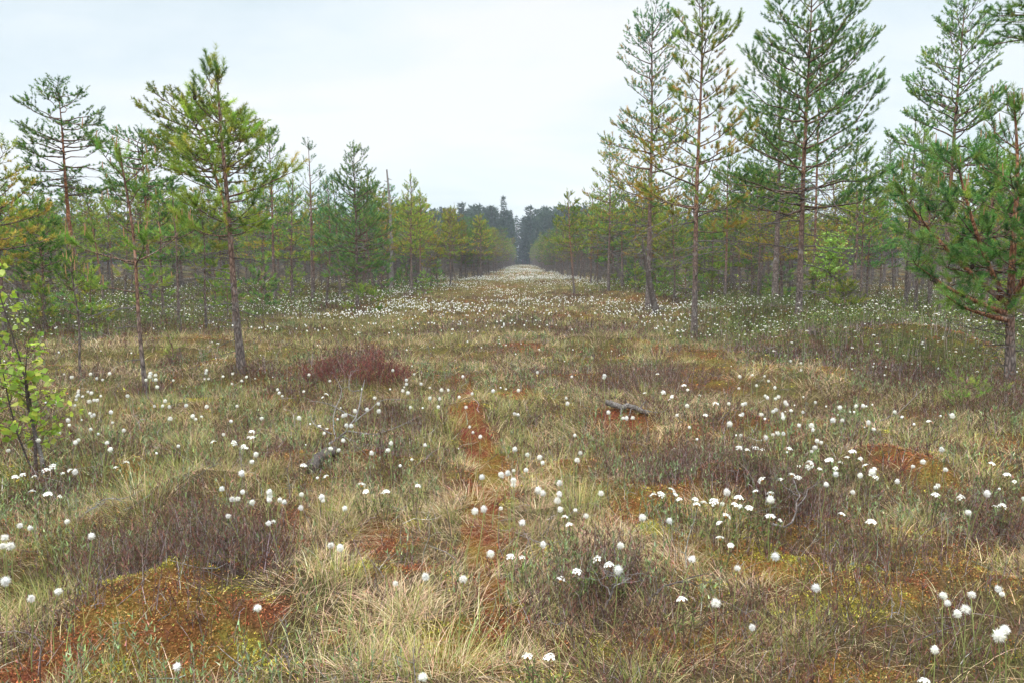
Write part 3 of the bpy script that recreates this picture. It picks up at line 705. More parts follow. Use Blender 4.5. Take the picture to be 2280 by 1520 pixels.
TEA_PX = conv([(320,262),(372,262),(220,285),(250,300),(312,285),(155,352),(190,372),(178,408),(58,412),(235,476),(293,476),(1300,212),(1322,210),(1350,218),(1150,172),(1352,125),(1408,150),(1372,178),(1635,335),(1765,335),(620,252),(645,265)], 0, 900, 2.451) \
 + conv([(60,258),(42,260),(85,120),(38,118),(222,573),(322,552),(342,577),(275,565),(484,566),(1208,710),(1245,740),(1345,847),(1425,867),(1024,880),(1245,927),(1208,957),(983,868),(1060,1375),(1153,1375),(1632,545)], 700, 820, 2.171) \
 + conv([(152,85),(160,115),(108,107),(43,108),(208,103),(225,72),(242,85),(308,95),(362,135),(105,42),(140,500),(160,498),(180,500),(210,500),(365,522),(330,525),(265,580),(430,495),(455,498),(515,423),(545,428),(590,425),(625,415),(495,455),(520,468),(605,465),(570,470),(625,490),(680,505),(705,515),(757,527),(720,390),(790,435),(775,455),(830,465),(855,460),(880,465),(930,465),(950,450),(965,415),(990,405),(1027,397),(1080,395),(1030,348),(1130,365),(1082,455),(1130,443),(1152,460),(985,722),(1083,730),(1137,740),(455,678),(525,683),(285,678),(615,692),(637,730),(665,703),(405,805),(432,803),(235,1112),(1745,630),(1755,632),(1780,660),(1780,475),(1825,498),(1705,455),(1548,567),(1420,610),(1420,1485),(1407,252),(315,225),(490,230),(182,355),(70,545)], 1420, 820, 2.171)

ORD = ['', 'second ', 'third ', 'fourth ', 'fifth ', 'sixth ', 'seventh ', 'eighth ', 'ninth ', 'tenth ', 'eleventh ', 'twelfth ', 'thirteenth ', 'fourteenth ', 'fifteenth ', 'sixteenth ', 'seventeenth ', 'eighteenth ', 'nineteenth ', 'twentieth ']
ORD1 = ['first'] + [o.strip() for o in ORD[1:]] + ['twenty-' + w for w in 'first second third fourth fifth sixth seventh eighth ninth'.split()] + ['thirtieth'] + ['thirty-' + w for w in 'first second third fourth fifth sixth seventh eighth ninth'.split()]

LANDMARKS = []      # (px, py, phrase): things one can find in the picture

def label_by_landmark(items, what):
    """items [(px, py)] -> labels that name the nearest landmark and the rank of closeness to it"""
    A = np.array(items); Lm = np.array([(a, b) for a, b, _ in LANDMARKS])
    D = np.hypot(A[:, None, 0] - Lm[None, :, 0], A[:, None, 1] - Lm[None, :, 1])
    near = D.argmin(1); out = [None] * len(items)
    for l in range(len(Lm)):
        ids = np.nonzero(near == l)[0]
        for k, i in enumerate(ids[np.argsort(D[ids, l])]):
            out[i] = f"{what}, {(ORD1[k] + ' ') if k else ''}closest to {LANDMARKS[l][2]}"
    return out

def dedupe(pts, d=5.0):
    out = []
    for p in pts:
        if all((p[0] - q[0]) ** 2 + (p[1] - q[1]) ** 2 > d * d for q in out): out.append(p)
    return out

def build_flowers():
    rng = np.random.default_rng(31)
    # cotton grass, one thing each
    protos = []
    for k in range(14):
        stem, head, top = cotton_meshes(100 + k, k % 5 == 3)
        r = thing('cotton_grass', 'x', 'cotton grass'); obj('stem', stem, r); obj('head', head, r)
        protos.append((r, top))
    pts = sorted(dedupe(COTTON_PX), key=lambda p: -p[1])[:300]
    labels = label_by_landmark(pts, 'white cotton grass head')
    used = set()
    for (px, py), lab in zip(pts, labels):
        k = int(rng.integers(14)); src, top = protos[k]
        s = rng.uniform(.78, 1.1)
        zb = 0.0
        for _ in range(4):
            x, y = at(px, py, zb + top * s); zb = h1(x, y)
        loc = (x, y, zb - .005); rz = rng.uniform(0, 6.28)
        if k in used: copy_thing(src, loc, rz, (s,) * 3, lab, 'cotton grass heads over the bog')
        else:
            used.add(k); src.location = loc; src.rotation_euler.z = rz; src.scale = (s,) * 3; src['label'] = lab; src['group'] = 'cotton grass heads over the bog'
    for k, (src, _) in enumerate(protos):
        if k not in used:
            for c in list(src.children): bpy.data.objects.remove(c)
            bpy.data.objects.remove(src)
    # the rest of it, further off
    b = Bag()
    def far_heads(x, y, rad):
        n = len(x); z = hz(x, y) + rng.uniform(.16, .3, n)
        v, f = ICO0; nv = len(v)
        V = v[None] * (rad * rng.uniform(.5, 1.25, n))[:, None, None] * np.array([1, 1, 1.1]) * rng.uniform(.8, 1.2, (n, nv, 1)) + np.stack([x, y, z], 1)[:, None]
        Tt = (np.arange(n)[:, None, None] * nv + f[None]).reshape(-1, 3)
        b.add(V.reshape(-1, 3), np.array([.82, .82, .79]), T=Tt)
        P = np.stack([np.stack([x, y, z - .22], 1), np.stack([x, y, z], 1)], 1)
        V, Q = tubes(P, np.full((n, 2), .0016) * (1 + np.hypot(x, y)[:, None] / 25), 3)
        b.add(V, np.array([.21, .22, .09]), Q=Q)
    def thin(x, y, dens):
        k = rng.random(len(x)) < dens; return x[k], y[k]
    # small ones among the near ones, then drifts
    x, y = scatter(5, 13.5, 420, 41, rng)
    x, y = thin(x, y, np.where(field(PATH, x, y) < .2, .15 + .8 * sstep(.5, .64, fbm(x / 1.2, y / 1.2, 199, 3)), 0)); far_heads(x, y, .0095)
    x, y = scatter(13.5, 30, 11000, 40, rng)
    d = (.05 + .95 * sstep(.47, .64, fbm(x / 1.7, y / 2.0, 201, 4))) * (.2 + .75 * sstep(14.5, 20, y)) * np.where(clearing(x, y, 3.5), 1, .35)
    d = d * np.where((x > 3) | (y > 20) | (x < -3), 1, .6)
    x, y = thin(x, y, d); far_heads(x, y, .0155)
    x, y = scatter(22, 70, 50000, 36, rng)
    d = (.05 + .95 * sstep(.46, .62, fbm(x / 2.6, y / 3.4, 205, 4))) * np.where(clearing(x, y, 2), .8, .26)
    x, y = thin(x, y, d); far_heads(x, y, .0185)
    y = rng.uniform(55, 232, 20000); x = axis(y) + rng.uniform(-4.2, 4.2, 20000)
    d = .10 + .8 * sstep(.46, .62, fbm(x / 2.5, y / 9, 209, 3))
    x, y = thin(x, y, d); far_heads(x, y, .022)
    obj('far_cotton_grass', b.build('far_cotton_grass', M_FLUFF), kind='stuff', label='distant white cotton grass heads speckling the clearing')
    # Labrador tea, one thing each; the umbels that stand close together belong to one shrub
    pts = dedupe(TEA_PX, 3); left = pts[:]; groups = []
    while left:
        g = [left.pop(0)]
        for q in left[:]:
            if len(g) < 5 and abs(q[0] - g[0][0]) < 26 and abs(q[1] - g[0][1]) < 13: g.append(q); left.remove(q)
        groups.append(g)
    pr = {}
    labs = label_by_landmark([tuple(np.mean(g, 0)) for g in groups], 'x')
    for g, lab in zip(groups, labs):
        n = len(g); px, py = np.mean(g, 0)
        zb = 0.0
        for _ in range(4):
            x, y = at(px, py, zb + .215); zb = h1(x, y)
        lab = lab.replace('x,', 'tea shrub with one white umbel,' if n == 1 else f"tea shrub with {['', '', 'two', 'three', 'four', 'five'][n]} white umbels,", 1)
        grp = 'flowering labrador tea shrubs'
        key = (n, int(rng.integers(3)) if n < 3 else 0)
        s = rng.uniform(.9, 1.12)
        if key in pr: copy_thing(pr[key], (x, y, zb - .01), rng.uniform(0, 6.28), (s,) * 3, lab, grp)
        else:
            r = tea_proto(300 + n * 10 + key[1], n); r.location = (x, y, zb - .01); r.rotation_euler.z = rng.uniform(0, 6.28); r.scale = (s,) * 3
            r['label'] = lab; r['group'] = grp; pr[key] = r
    # the mass of it under the pines
    lf, fl = Bag(), Bag()
    for r0, r1, n, wf, nl in ((3.5, 9, 900, 1, 16), (9, 15, 3000, 1.5, 14), (15, 24, 5200, 2.2, 12), (24, 42, 6000, 4, 8)):
        x, y = scatter(r0, r1, n, 41, rng)
        f = np.clip(field(LEDUM, x, y), 0, 1.2)
        wood = sstep(.45, .6, fbm(x / 3.5, y / 3.5, 211, 2)) * (~clearing(x, y, 1.0)) * (y > 17)
        k = rng.random(n) < np.clip(f * .8 + wood * .6, 0, .95); x, y = x[k], y[k]; n = len(x)
        st = 4; id_ = np.repeat(np.arange(n), st); m_ = len(id_)
        bx, by = x[id_] + rng.normal(0, .09, m_), y[id_] + rng.normal(0, .09, m_); z = hz(bx, by); hh = rng.uniform(.18, .46, m_) * (.75 + .5 * vnoise(bx / .7, by / .7, 221))
        V, C, T, Q = blades(np.stack([bx, by, z], 1), rng.uniform(0, 6.28, m_), .15, .2, hh, .004 * wf, pick(PAL_HTWIG, m_, rng), 1, clampz=False); lf.add(V, C, T, Q)
        kk = np.repeat(np.arange(m_), nl); q = len(kk); t = rng.uniform(.4, 1.02, q)
        P = np.stack([bx[kk] + rng.normal(0, .012, q), by[kk] + rng.normal(0, .012, q), z[kk] + hh[kk] * t], 1)
        V, C, T, Q = blades(P, rng.uniform(0, 6.28, q), rng.uniform(.3, 1.3, q), .2, rng.uniform(.025, .042, q) * (1 + .2 * (wf - 1)), .0075 * wf * rng.uniform(.7, 1.3, q), pick(PAL_LLEAF, q, rng), 1, twist=rng.normal(0, .4, q), clampz=False); lf.add(V, C, T, Q)
        w = np.nonzero(rng.random(m_) < (.05 if r0 < 9 else .12))[0]
        for i in w: dome(fl, np.array([bx[i], by[i], z[i] + hh[i] + .012]), rng.uniform(.010, .024) * (1 + .1 * (wf - 1)), rng, 12, lo=r0 > 9)
    obj('shrubbery', lf.build('shrubbery', M_SHRUB), kind='stuff', label='dark green narrow leaved labrador tea spreading under the pines')
    obj('blossom', fl.build('blossom', M_PETAL), kind='stuff', label='white labrador tea blossom speckling the shrubs under the pines')

# ------------------------------------------------------------------ pines
GREY = np.array([.165, .132, .118]); RED = np.array([.30, .145, .085]); LIMB = np.array([.20, .125, .09]); DEADC = np.array([.185, .16, .15])
PALS = {
    'olive':  [(.17, .25, .04, 3), (.24, .30, .05, 3), (.10, .175, .035, 2), (.31, .29, .055, 1)],
    'yellow': [(.23, .26, .04, 3), (.30, .25, .04, 1.6), (.15, .21, .035, 2.6), (.35, .25, .045, .6)],
    'green':  [(.11, .235, .062, 3), (.155, .275, .065, 3), (.06, .15, .048, 2), (.22, .30, .065, 1.4)],
    'blue':   [(.09, .21, .085, 3), (.125, .25, .09, 3), (.06, .145, .065, 2), (.18, .27, .08, 1)],
    'dark':   [(.08, .175, .035, 3), (.12, .22, .04, 3), (.045, .11, .025, 2), (.17, .24, .045, 1)],
    'fresh':  [(.18, .28, .05, 3), (.13, .24, .045, 3), (.24, .30, .055, 2), (.28, .25, .06, .4)],
}

class Tree:
    def __init__(s, seed):
        s.rng = np.random.default_rng(seed); s.poly = {}; s.sh = []; s.dead = []
    def line(s, P, Rr, C, S=5):
        P = np.asarray(P, float); s.poly.setdefault((len(P), S), []).append((P, np.asarray(Rr, float), np.broadcast_to(C, (len(P), 3))))
    def shoot(s, p, d, ln, low):
        s.sh.append((*p, *d, ln, low))

def arm(rng, p0, az, el0, de, L, K, wob):
    """a bending limb: K points"""
    P = [np.array(p0, float)]; a = az
    for k in range(1, K):
        e = el0 + de * (k / (K - 1)) ** 1.4 + rng.normal(0, wob * .5); a += rng.normal(0, wob)
        P.append(P[-1] + L / (K - 1) * np.array([math.cos(a) * math.cos(e), math.sin(a) * math.cos(e), math.sin(e)]))
    return np.array(P)

def clothe(t, P, L, low, o):
    """side shoots and needle tufts along a living limb"""
    rng = t.rng; K = len(P)
    seg = np.linalg.norm(np.diff(P, axis=0), axis=1).sum()
    fs = o['fstart']; step = o['step']
    s = max(fs * .75, .12) + rng.uniform(0, step / L)
    up = np.array([0, 0, 1.0]); side = 1
    def pos(u):
        f = u * (K - 1); i = min(int(f), K - 2); return P[i] + (P[i + 1] - P[i]) * (f - i), unit(P[i + 1] - P[i])
    while s < .98:
        for sd in ((1, -1) if rng.random() < .7 else (side,)):
            if rng.random() > o['dens']: continue
            p, d = pos(s)
            lat = unit(np.cross(d, up)) * sd
            ang = rng.uniform(.6, 1.05)
            dr = unit(d * math.cos(ang) + lat * math.sin(ang) + up * rng.uniform(-.1, .45))
            l2 = (L * (1 - s) * rng.uniform(.38, .68) + rng.uniform(.12, .2)) * (1 if L > .3 else .8)
            p1 = p + dr * l2 * .5; p2 = p + dr * l2 + up * l2 * rng.uniform(.0, .18)
            t.line([p, p1, p2], [.006 * o['tw'], .0045 * o['tw'], .003 * o['tw']], LIMB * rng.uniform(.6, 1.1), 3)
            n3 = int(l2 / (step * 1.05))
            for q in range(n3):
                f = (q + .6) / (n3 + .4)
                if rng.random() > o['dens'] + .1: continue
                pp = p + (p2 - p) * f
                l3 = rng.uniform(.05, .12); d3 = unit(dr + unit(rng.normal(0, 1, 3)) * .8 + up * o['up'])
                t.shoot(pp, d3, l3 * o['sl'], low)
            t.shoot(p2 - dr * .03, unit(dr + up * o['up'] + rng.normal(0, .15, 3)), rng.uniform(.08, .17) * o['sl'], low)
        side = -side
        s += step / L * rng.uniform(.7, 1.3)
    p, d = pos(.96)
    t.shoot(p, unit(d + up * o['up']), rng.uniform(.13, .22) * o['sl'], low)
    if L > .5:
        for _ in range(2):
            t.shoot(p, unit(d + up * .3 + rng.normal(0, .4, 3)), rng.uniform(.1, .18) * o['sl'], low)

OPT = dict(dens=.85, step=.15, fstart=.28, up=.4, tw=.8, sl=1.0, wob=.10, e_low=-.05, e_top=.7, de=.42, whorl=.42, nb=5, gap=.12)

def profile(kind, q):
    if kind == 'cone': return (1 - q) ** .72 * min(1, .62 + q * 1.6)
    if kind == 'broad': return (1 - q) ** .42 * min(1, .75 + q)
    if kind == 'slim': return (1 - q) ** .55 * .95
    if kind == 'umbrella': return max(.16, math.sqrt(max(0, 1 - ((q - .32) / .72) ** 2)))
    if kind == 'open': return (1 - q) ** .45 * (.78 + .22 * math.sin(q * 9)) * min(1, .7 + q * 1.2)
    return 1 - q

def stem(t, P, r0, r1, cb, w, prof, o, S=8, red=.6, colour0=0.0):
    """a trunk along P with whorls of limbs above the fraction cb of its length"""
    rng = t.rng; K = len(P)
    u = np.linspace(0, 1, K); zmax = P[-1, 2] - P[0, 2]
    Rr = r0 + (r1 - r0) * u ** .85
    if colour0 == 0: Rr = Rr * (1 + .35 * np.exp(-u * 22))
    f = np.clip((u + colour0 - .12) / .35, 0, 1)[:, None] * red
    C = GREY * (1 - f) + RED * f
    C = C * np.where(u > .8, .75, 1)[:, None]
    t.line(P, Rr, C, S)
    def pos(v):
        g = v * (K - 1); i = min(int(g), K - 2); return P[i] + (P[i + 1] - P[i]) * (g - i)
    v = cb; hh = np.linalg.norm(np.diff(P, axis=0), axis=1).sum()
    a0 = rng.uniform(0, 6.28)
    while v < .97:
        q = (v - cb) / (1 - cb)
        n = o['nb'] + int(rng.integers(-1, 2)); a0 += rng.uniform(.3, 1.0)
        for k in range(n):
            if rng.random() < o['gap']: continue
            L = w * profile(prof, q) * rng.uniform(.68, 1.18)
            if L < .08: continue
            az = a0 + k * 2 * math.pi / n + rng.normal(0, .18)
            el = o['e_low'] + (o['e_top'] - o['e_low']) * q ** .8 + rng.normal(0, .1)
            p = pos(min(.99, v + rng.normal(0, .012)))
            B = arm(rng, p, az, el, o['de'] * rng.uniform(.5, 1.3), L, 6, o['wob'])
            rb = min(.006 + .0125 * L, r0 * .42) * o['tw']
            t.line(B, np.linspace(rb, .003, 6), LIMB * rng.uniform(.65, 1.15), 4 if o['tw'] < 1.6 else 3)
            clothe(t, B, L, 1 - q, o)
        v += o['whorl'] / hh * rng.uniform(.75, 1.2)
    up = unit(P[-1] - P[-2])
    t.shoot(P[-1] - up * .12, up, .30 * o['sl'], 0)
    for k in range(5):
        t.shoot(P[-1] - up * rng.uniform(.08, .3), unit(up + rng.normal(0, .45, 3)), .16 * o['sl'], 0)
    return pos

def dead_limb(rng, p, az, el, L, r, droop, twigs=5):
    """a bare grey limb with twigs -> polylines"""
    P = arm(rng, p, az, el, droop, L, 7, .16)
    out = [(P, np.linspace(r, r * .22, 7))]
    for k in range(twigs):
        i = int(rng.integers(1, 6)); l2 = L * rng.uniform(.15, .5)
        Q = arm(rng, P[i], az + rng.choice([-1, 1]) * rng.uniform(.4, 1.1), el + rng.uniform(-.5, .6), droop * .7, l2, 4, .25)
        out.append((Q, np.linspace(r * .42, r * .12, 4)))
    return out

def needles(sh, n, ln, wd, pal, rng, ochre=0.0):
    """needle tufts of all shoots as thin pointed faces"""
    s = np.array(sh); m_ = len(s)
    sc_ = pick(pal, m_, rng, .16)
    lowp = s[:, 7]
    k = rng.random(m_) < ochre * np.clip(lowp * 1.6 - .2, 0, 1)
    sc_[k] = pick([(.34, .22, .05, 2), (.27, .2, .05, 2), (.4, .27, .08, 1)], int(k.sum()), rng, .2)
    id_ = np.repeat(np.arange(m_), n); N = len(id_)
    t = rng.uniform(-.1, 1, N)
    d = s[id_, 3:6]; p = s[id_, :3] + d * (t * s[id_, 6])[:, None]
    rd = rng.normal(0, 1, (N, 3)); rd = unit(rd - d * (rd * d).sum(1, keepdims=True))
    sp = rng.uniform(.45, 1.15, N)[:, None] * (1.05 - .55 * np.clip(t, 0, 1))[:, None]
    nd = unit(d * rng.uniform(.2, .75, N)[:, None] + rd * sp)
    L_ = ln * rng.uniform(.7, 1.2, N)[:, None] * np.clip(s[id_, 6:7] / .15, .8, 1.15)
    sd = unit(np.cross(nd, rng.normal(0, 1, (N, 3)))) * wd * .5
    V = np.stack([p - sd, p + sd, p + nd * L_], 1)
    c = sc_[id_] * np.exp(rng.normal(0, .16, (N, 1)))
    C = np.repeat(c[:, None, :], 3, 1); C[:, 2] *= 1.12
    return V.reshape(-1, 3), np.arange(3 * N).reshape(-1, 3), C.reshape(-1, 3)

def trunk_line(rng, h, lean, wob, K=16, curve=(0, 0)):
    u = np.linspace(0, 1, K)
    x = lean[0] * u + curve[0] * np.sin(u * math.pi) + wob * (np.sin(u * 7 + rng.uniform(0, 6)) - np.sin(rng.uniform(0, 6)) * 0) * u * .6
    y = lean[1] * u + curve[1] * np.sin(u * math.pi) + wob * np.sin(u * 6 + rng.uniform(0, 6)) * u * .6
    x -= x[0]; y -= y[0]
    z = h * u; z[0] = -.08
    return np.stack([x, y, z], 1)

LOD = {'near': (115, .064, .0052), 'mid': (40, .068, .0115), 'far': (20, .086, .024), 'seed': (34, .036, .0026)}

def grow(seed, h, cb, w, prof='cone', pal='olive', lod='mid', r0=None, lean=(0, 0), curve=(0, 0), twob=.05, dead=22, red=.6, ochre=0., deadlow=.12, deadtop=None, candles=0, cones=0, deadparts=0, deadlen=1.0, forks=None, **kw):
    """meshes of one pine: dict trunk, crown, dead limbs, cones"""
    o = dict(OPT); o.update(kw)
    if lod == 'far': o['tw'] = o.get('tw', 1) * 1.9; o['step'] *= 1.25
    if lod == 'mid': o['tw'] = o.get('tw', 1) * 1.25
    t = Tree(seed); rng = t.rng
    r0 = (r0 or .0115 * h + .02) * .74
    P = trunk_line(rng, h, lean, twob, 18, curve)
    S = {'near': 10, 'seed': 8, 'mid': 8, 'far': 5}[lod]
    o['wob'] = o['wob'] * rng.uniform(.9, 1.7)
    pos = stem(t, P, r0, .009, cb, w, prof, o, S, red)
    if forks:
        for fv, az, el, L, fcb, fw in forks:
            F_ = arm(rng, pos(fv), az, el, .35, L, 12, .05)
            stem(t, F_, r0 * .55, .008, fcb, fw, 'open', o, 7, red, .3)
    dt = deadtop or min(cb * 1.25, .75)
    for k in range(dead):
        v = rng.uniform(deadlow, dt)
        L = w * rng.uniform(.35, .95) * min(1, .45 + v / max(dt, .01) * .6) * deadlen
        pl = dead_limb(rng, pos(v), rng.uniform(0, 6.28), rng.uniform(-.25, .35), L, (.0055 + .0075 * L) * o['tw'], rng.uniform(-.8, .15), 6 if lod != 'far' else 4)
        if k < deadparts: t.dead.append(pl)
        else:
            for Pq, Rq in pl: t.line(Pq, Rq, DEADC * rng.uniform(.6, 1.2), 3)
    b = Bag()
    for (K, S_), ls in t.poly.items():
        V, Q = tubes([l[0] for l in ls], [l[1] for l in ls], S_)
        b.add(V, np.repeat(np.array([l[2] for l in ls]).reshape(-1, 3), S_, 0), Q=Q)
    out = {'trunk': b.build('trunk', M_BARK, lod == 'near')}
    n, ln, wd = LOD[lod]
    c = Bag(); V, T, C = needles(t.sh, n, ln, wd, PALS[pal] if isinstance(pal, str) else pal, rng, ochre); c.add(V, C, T)
    if candles:
        # the new shoots of the year: upright, pinkish brown
        s = np.array(t.sh); k = np.argsort(-s[:, 2] + rng.uniform(0, h * .8, len(s)))[:candles]
        p = s[k, :3] + s[k, 3:6] * s[k, 6:7]; e = p + np.array([0, 0, 1]) * rng.uniform(.04, .13, (len(k), 1)) + rng.normal(0, .008, (len(k), 3))
        V, Q = tubes(np.stack([p, e], 1), np.tile([[.006, .004]], (len(k), 1)), 4); c.add(V, np.array([.42, .24, .13]), Q=Q)
    out['crown'] = c.build('crown', M_NEEDLE)
    out['dead'] = []
    for pl in t.dead:
        d = Bag(); colr = DEADC * rng.uniform(.7, 1.2)
        for Pq, Rq in pl:
            V, Q = tubes([Pq], [Rq], 5); d.add(V, colr, Q=Q)
        out['dead'].append(d.build('dead_branch', M_DEAD))
    out['cones'] = []
    if cones:
        s = np.array(t.sh); k = rng.choice(len(s), cones, replace=False); v, f = ICO1
        for i in k:
            d = Bag(); d.add(v * np.array([.024, .024, .036]) * (1 + .12 * rng.normal(0, 1, (len(v), 1))) + s[i, :3] - np.array([0, 0, .02]), np.array([.07, .045, .035]), T=f)
            out['cones'].append(d.build('cone', M_DEAD))
    return out

def put_tree(name, cat, ms, label, loc, rz=0., scale=(1, 1, 1), group=None):
    r = thing(name, label, cat, loc, rz, scale, group)
    obj('trunk', ms['trunk'], r); obj('crown', ms['crown'], r)
    for d in ms.get('dead', ()): obj('dead_branch', d, r)
    for d in ms.get('cones', ()): obj('cone', d, r)
    return r

TREE_AT = []; STAND_AT = []
def hero(px, py, top, label, rz=0., base_z=None, seed=1, name='pine_tree', **kw):
    x, y = at(px, py); z = h1(x, y)
    h = z_at(top, y) - z
    ms = grow(seed, h, **kw)
    TREE_AT.append((x, y))
    return put_tree(name, 'pine', ms, label, (x, y, z), rz)

def build_trees():
    rng = np.random.default_rng(43)
    # ---- the pines one can tell apart, by where they stand
    hero(540, 852, 138, 'bushy pointed pine with a dark grey trunk and long bare drooping lower branches', seed=5, cb=.43, w=1.0, prof='cone', pal='olive', lod='near', r0=.075, lean=(-.17, 0), curve=(-.03, 0), dead=26, deadparts=12, red=.5, cones=4, e_low=.05, de=.55, whorl=.3, nb=5, deadlen=1.0, deadlow=.06, fstart=.25, dens=.92, sl=1.1)
    hero(522, 752, 232, 'orange trunked old pine behind the bushy pointed pine, its crown bending sideways', seed=6, cb=.68, w=1.25, prof='umbrella', pal='olive', lod='mid', r0=.09, lean=(-.85, .1), curve=(.35, 0), dead=10, red=1.3, whorl=.22, e_top=.3, de=.25, wob=.18)
    hero(325, 882, 330, 'thin young pine with a spindly reddish stem and sparse upswept branches', seed=7, cb=.42, w=.78, prof='open', pal='fresh', lod='near', r0=.038, lean=(-.13, 0), dead=12, deadparts=8, red=.7, candles=60, whorl=.36, nb=4, dens=.6, e_low=.15, gap=.25, step=.2, fstart=.5)
    hero(176, 712, 205, 'old flat crowned pine with a tall bare orange trunk and dead lower boughs', seed=8, cb=.53, w=1.2, prof='umbrella', pal='dark', lod='mid', r0=.12, lean=(-.25, 0), wob=.2, dead=22, deadlow=.5, deadtop=.66, red=1.5, whorl=.26, e_low=-.2, e_top=.3, fstart=.5, de=.25, up=.3)
    hero(335, 700, 292, 'broad umbrella crowned pine standing behind the thin young pine', seed=9, cb=.62, w=1.35, prof='umbrella', pal='dark', lod='mid', r0=.1, dead=10, red=1.2, whorl=.24, e_top=.3, de=.25, wob=.18, fstart=.5)
    hero(102, 742, 452, 'small dense dark green pine beside the tall bare orange trunk', seed=10, cb=.30, w=.85, prof='cone', pal='dark', lod='mid', dead=10, whorl=.22, dens=.95)
    hero(12, 765, 308, 'yellowish bushy pine cut off by the picture edge above the birch sapling', seed=12, cb=.38, w=1.15, prof='cone', pal='yellow', lod='mid', ochre=.3, dead=14, whorl=.27)
    hero(180, 855, 585, 'short young pine with a bright green tuft on a bare grey stem', seed=13, cb=.55, w=.32, prof='cone', pal='fresh', lod='seed', r0=.024, dead=8, deadparts=5, red=.1, whorl=.16, dens=.7, sl=.9, deadlen=1.3, candles=10, e_low=.2)
    hero(235, 690, 428, 'pine with a leaning reddish stem next to the tall bare orange trunk', seed=14, cb=.5, w=.8, prof='open', pal='fresh', lod='mid', lean=(-.4, 0), dead=10, red=.9)
    hero(612, 690, 300, 'slim pine whose top shows just beyond the bushy pointed pine', seed=15, cb=.45, w=.95, prof='open', pal='green', lod='mid', dead=14)
    hero(697, 680, 318, 'slender see-through pine with a narrow pointed top near the snag', seed=16, cb=.42, w=.8, prof='slim', pal='blue', lod='mid', dead=14, dens=.5, gap=.25, fstart=.5)
    hero(796, 692, 326, 'broad dense dark pine with branches nearly to the ground beside the snag', seed=17, cb=.22, w=1.6, prof='cone', pal=[(.10, .17, .05, 3), (.15, .20, .05, 3), (.07, .13, .045, 2)], lod='mid', dead=34, whorl=.36, nb=6, dens=.75, gap=.2, wob=.16, deadlow=.05, deadtop=.5, red=.3)
    hero(917, 665, 388, 'pine with a slim double tip, first to stand past the snag', seed=18, cb=.4, w=1.0, prof='cone', pal='olive', lod='mid', dead=12)
    hero(937, 652, 425, 'straight pine with a thin red stem close to the clearing edge', seed=19, cb=.42, w=1.15, prof='cone', pal='olive', lod='mid', dead=12, red=.9)
    hero(1003, 640, 462, 'yellow green pine in the clearing-edge row before the dark stemmed pine', seed=20, cb=.4, w=1.2, prof='cone', pal='yellow', lod='far', dead=12)
    hero(1070, 628, 478, 'yellow green pine with a dark bare stem at the clearing edge', seed=21, cb=.42, w=1.25, prof='cone', pal='yellow', lod='far', dead=14, red=.3)
    hero(1545, 756, -8, 'tall airy pine with yellowing needles and a straight grey red trunk', seed=22, cb=.34, w=1.75, prof='open', pal='olive', lod='near', r0=.088, lean=(.0, 0), dead=24, deadparts=12, deadlen=1.2, ochre=.5, red=.75, dens=.8, whorl=.44, nb=5, fstart=.35, e_low=.02, e_top=.6, de=.4, cones=8, gap=.08)
    hero(1443, 690, 30, 'tall sparse pine with a mossy trunk, inner of the tall pair', seed=23, cb=.36, w=2.55, prof='open', pal='blue', lod='mid', r0=.13, dead=16, ochre=.6, red=.6, dens=.8, whorl=.5, nb=5, fstart=.35, e_low=.05, e_top=.6, de=.4, gap=.08)
    hero(1776, 748, -45, 'largest full crowned green pine with a thick red brown trunk', seed=24, cb=.36, w=2.35, prof='broad', pal='green', lod='near', r0=.105, lean=(.02, 0), dead=26, deadparts=14, red=.7, whorl=.46, nb=6, cones=14, e_low=-.02, de=.42, dens=.88, gap=.14, sl=1.08, step=.16, wob=.19, deadlen=1.3, deadlow=.08)
    hero(2095, 716, -2, 'tall full pine rising behind the forked stem pine', seed=25, cb=.38, w=1.75, prof='broad', pal='green', lod='mid', r0=.12, lean=(.15, 0), dead=20, red=.7, whorl=.4, nb=5, gap=.12, dens=.85, wob=.17, cones=6)
    hero(2247, 898, 225, 'forked low branching pine with orange limbs and pale shoot tips', seed=26, cb=.42, w=.95, prof='cone', pal='green', lod='near', r0=.085, lean=(-.14, 0), dead=22, deadparts=10, red=1.2, candles=130, cones=9, whorl=.36, nb=5, step=.18, wob=.14, deadlow=.04, deadtop=.4, deadlen=1.1, dens=.85,
         forks=[(.30, 2.85, .68, 1.9, .3, .72), (.28, 3.5, .95, 2.0, .3, .65), (.33, .2, .8, 1.8, .3, .6), (.31, 4.6, .8, 1.3, .3, .55), (.27, 3.0, .3, 1.25, .3, .55), (.25, 3.35, .12, 1.0, .4, .45)])
    hero(1355, 658, 308, 'dense mid height pine, first along the edge past the tall pair', seed=27, cb=.42, w=1.55, prof='cone', pal='olive', lod='mid', dead=18, ochre=.2, red=.5)
    hero(1724, 698, 128, 'pine with a stout dark grey trunk behind the largest green pine', seed=28, cb=.45, w=1.3, prof='cone', pal='green', lod='mid', r0=.16, dead=30, red=.25)
    hero(1808, 684, 70, 'slim pine with a bright red trunk just behind the largest green pine', seed=29, cb=.45, w=1.3, prof='slim', pal='green', lod='mid', r0=.09, dead=20, red=1.2, dens=.6)
    hero(1279, 664, 430, 'pine with a kinked leaning red stem at the clearing edge', seed=30, cb=.42, w=1.2, prof='cone', pal='olive', lod='mid', lean=(-.35, 0), dead=14, red=.9)
    hero(1614, 672, 330, 'pine with a short red stem seen between the tall pines', seed=31, cb=.5, w=1.3, prof='cone', pal='olive', lod='mid', dead=14, red=1.1, ochre=.4)
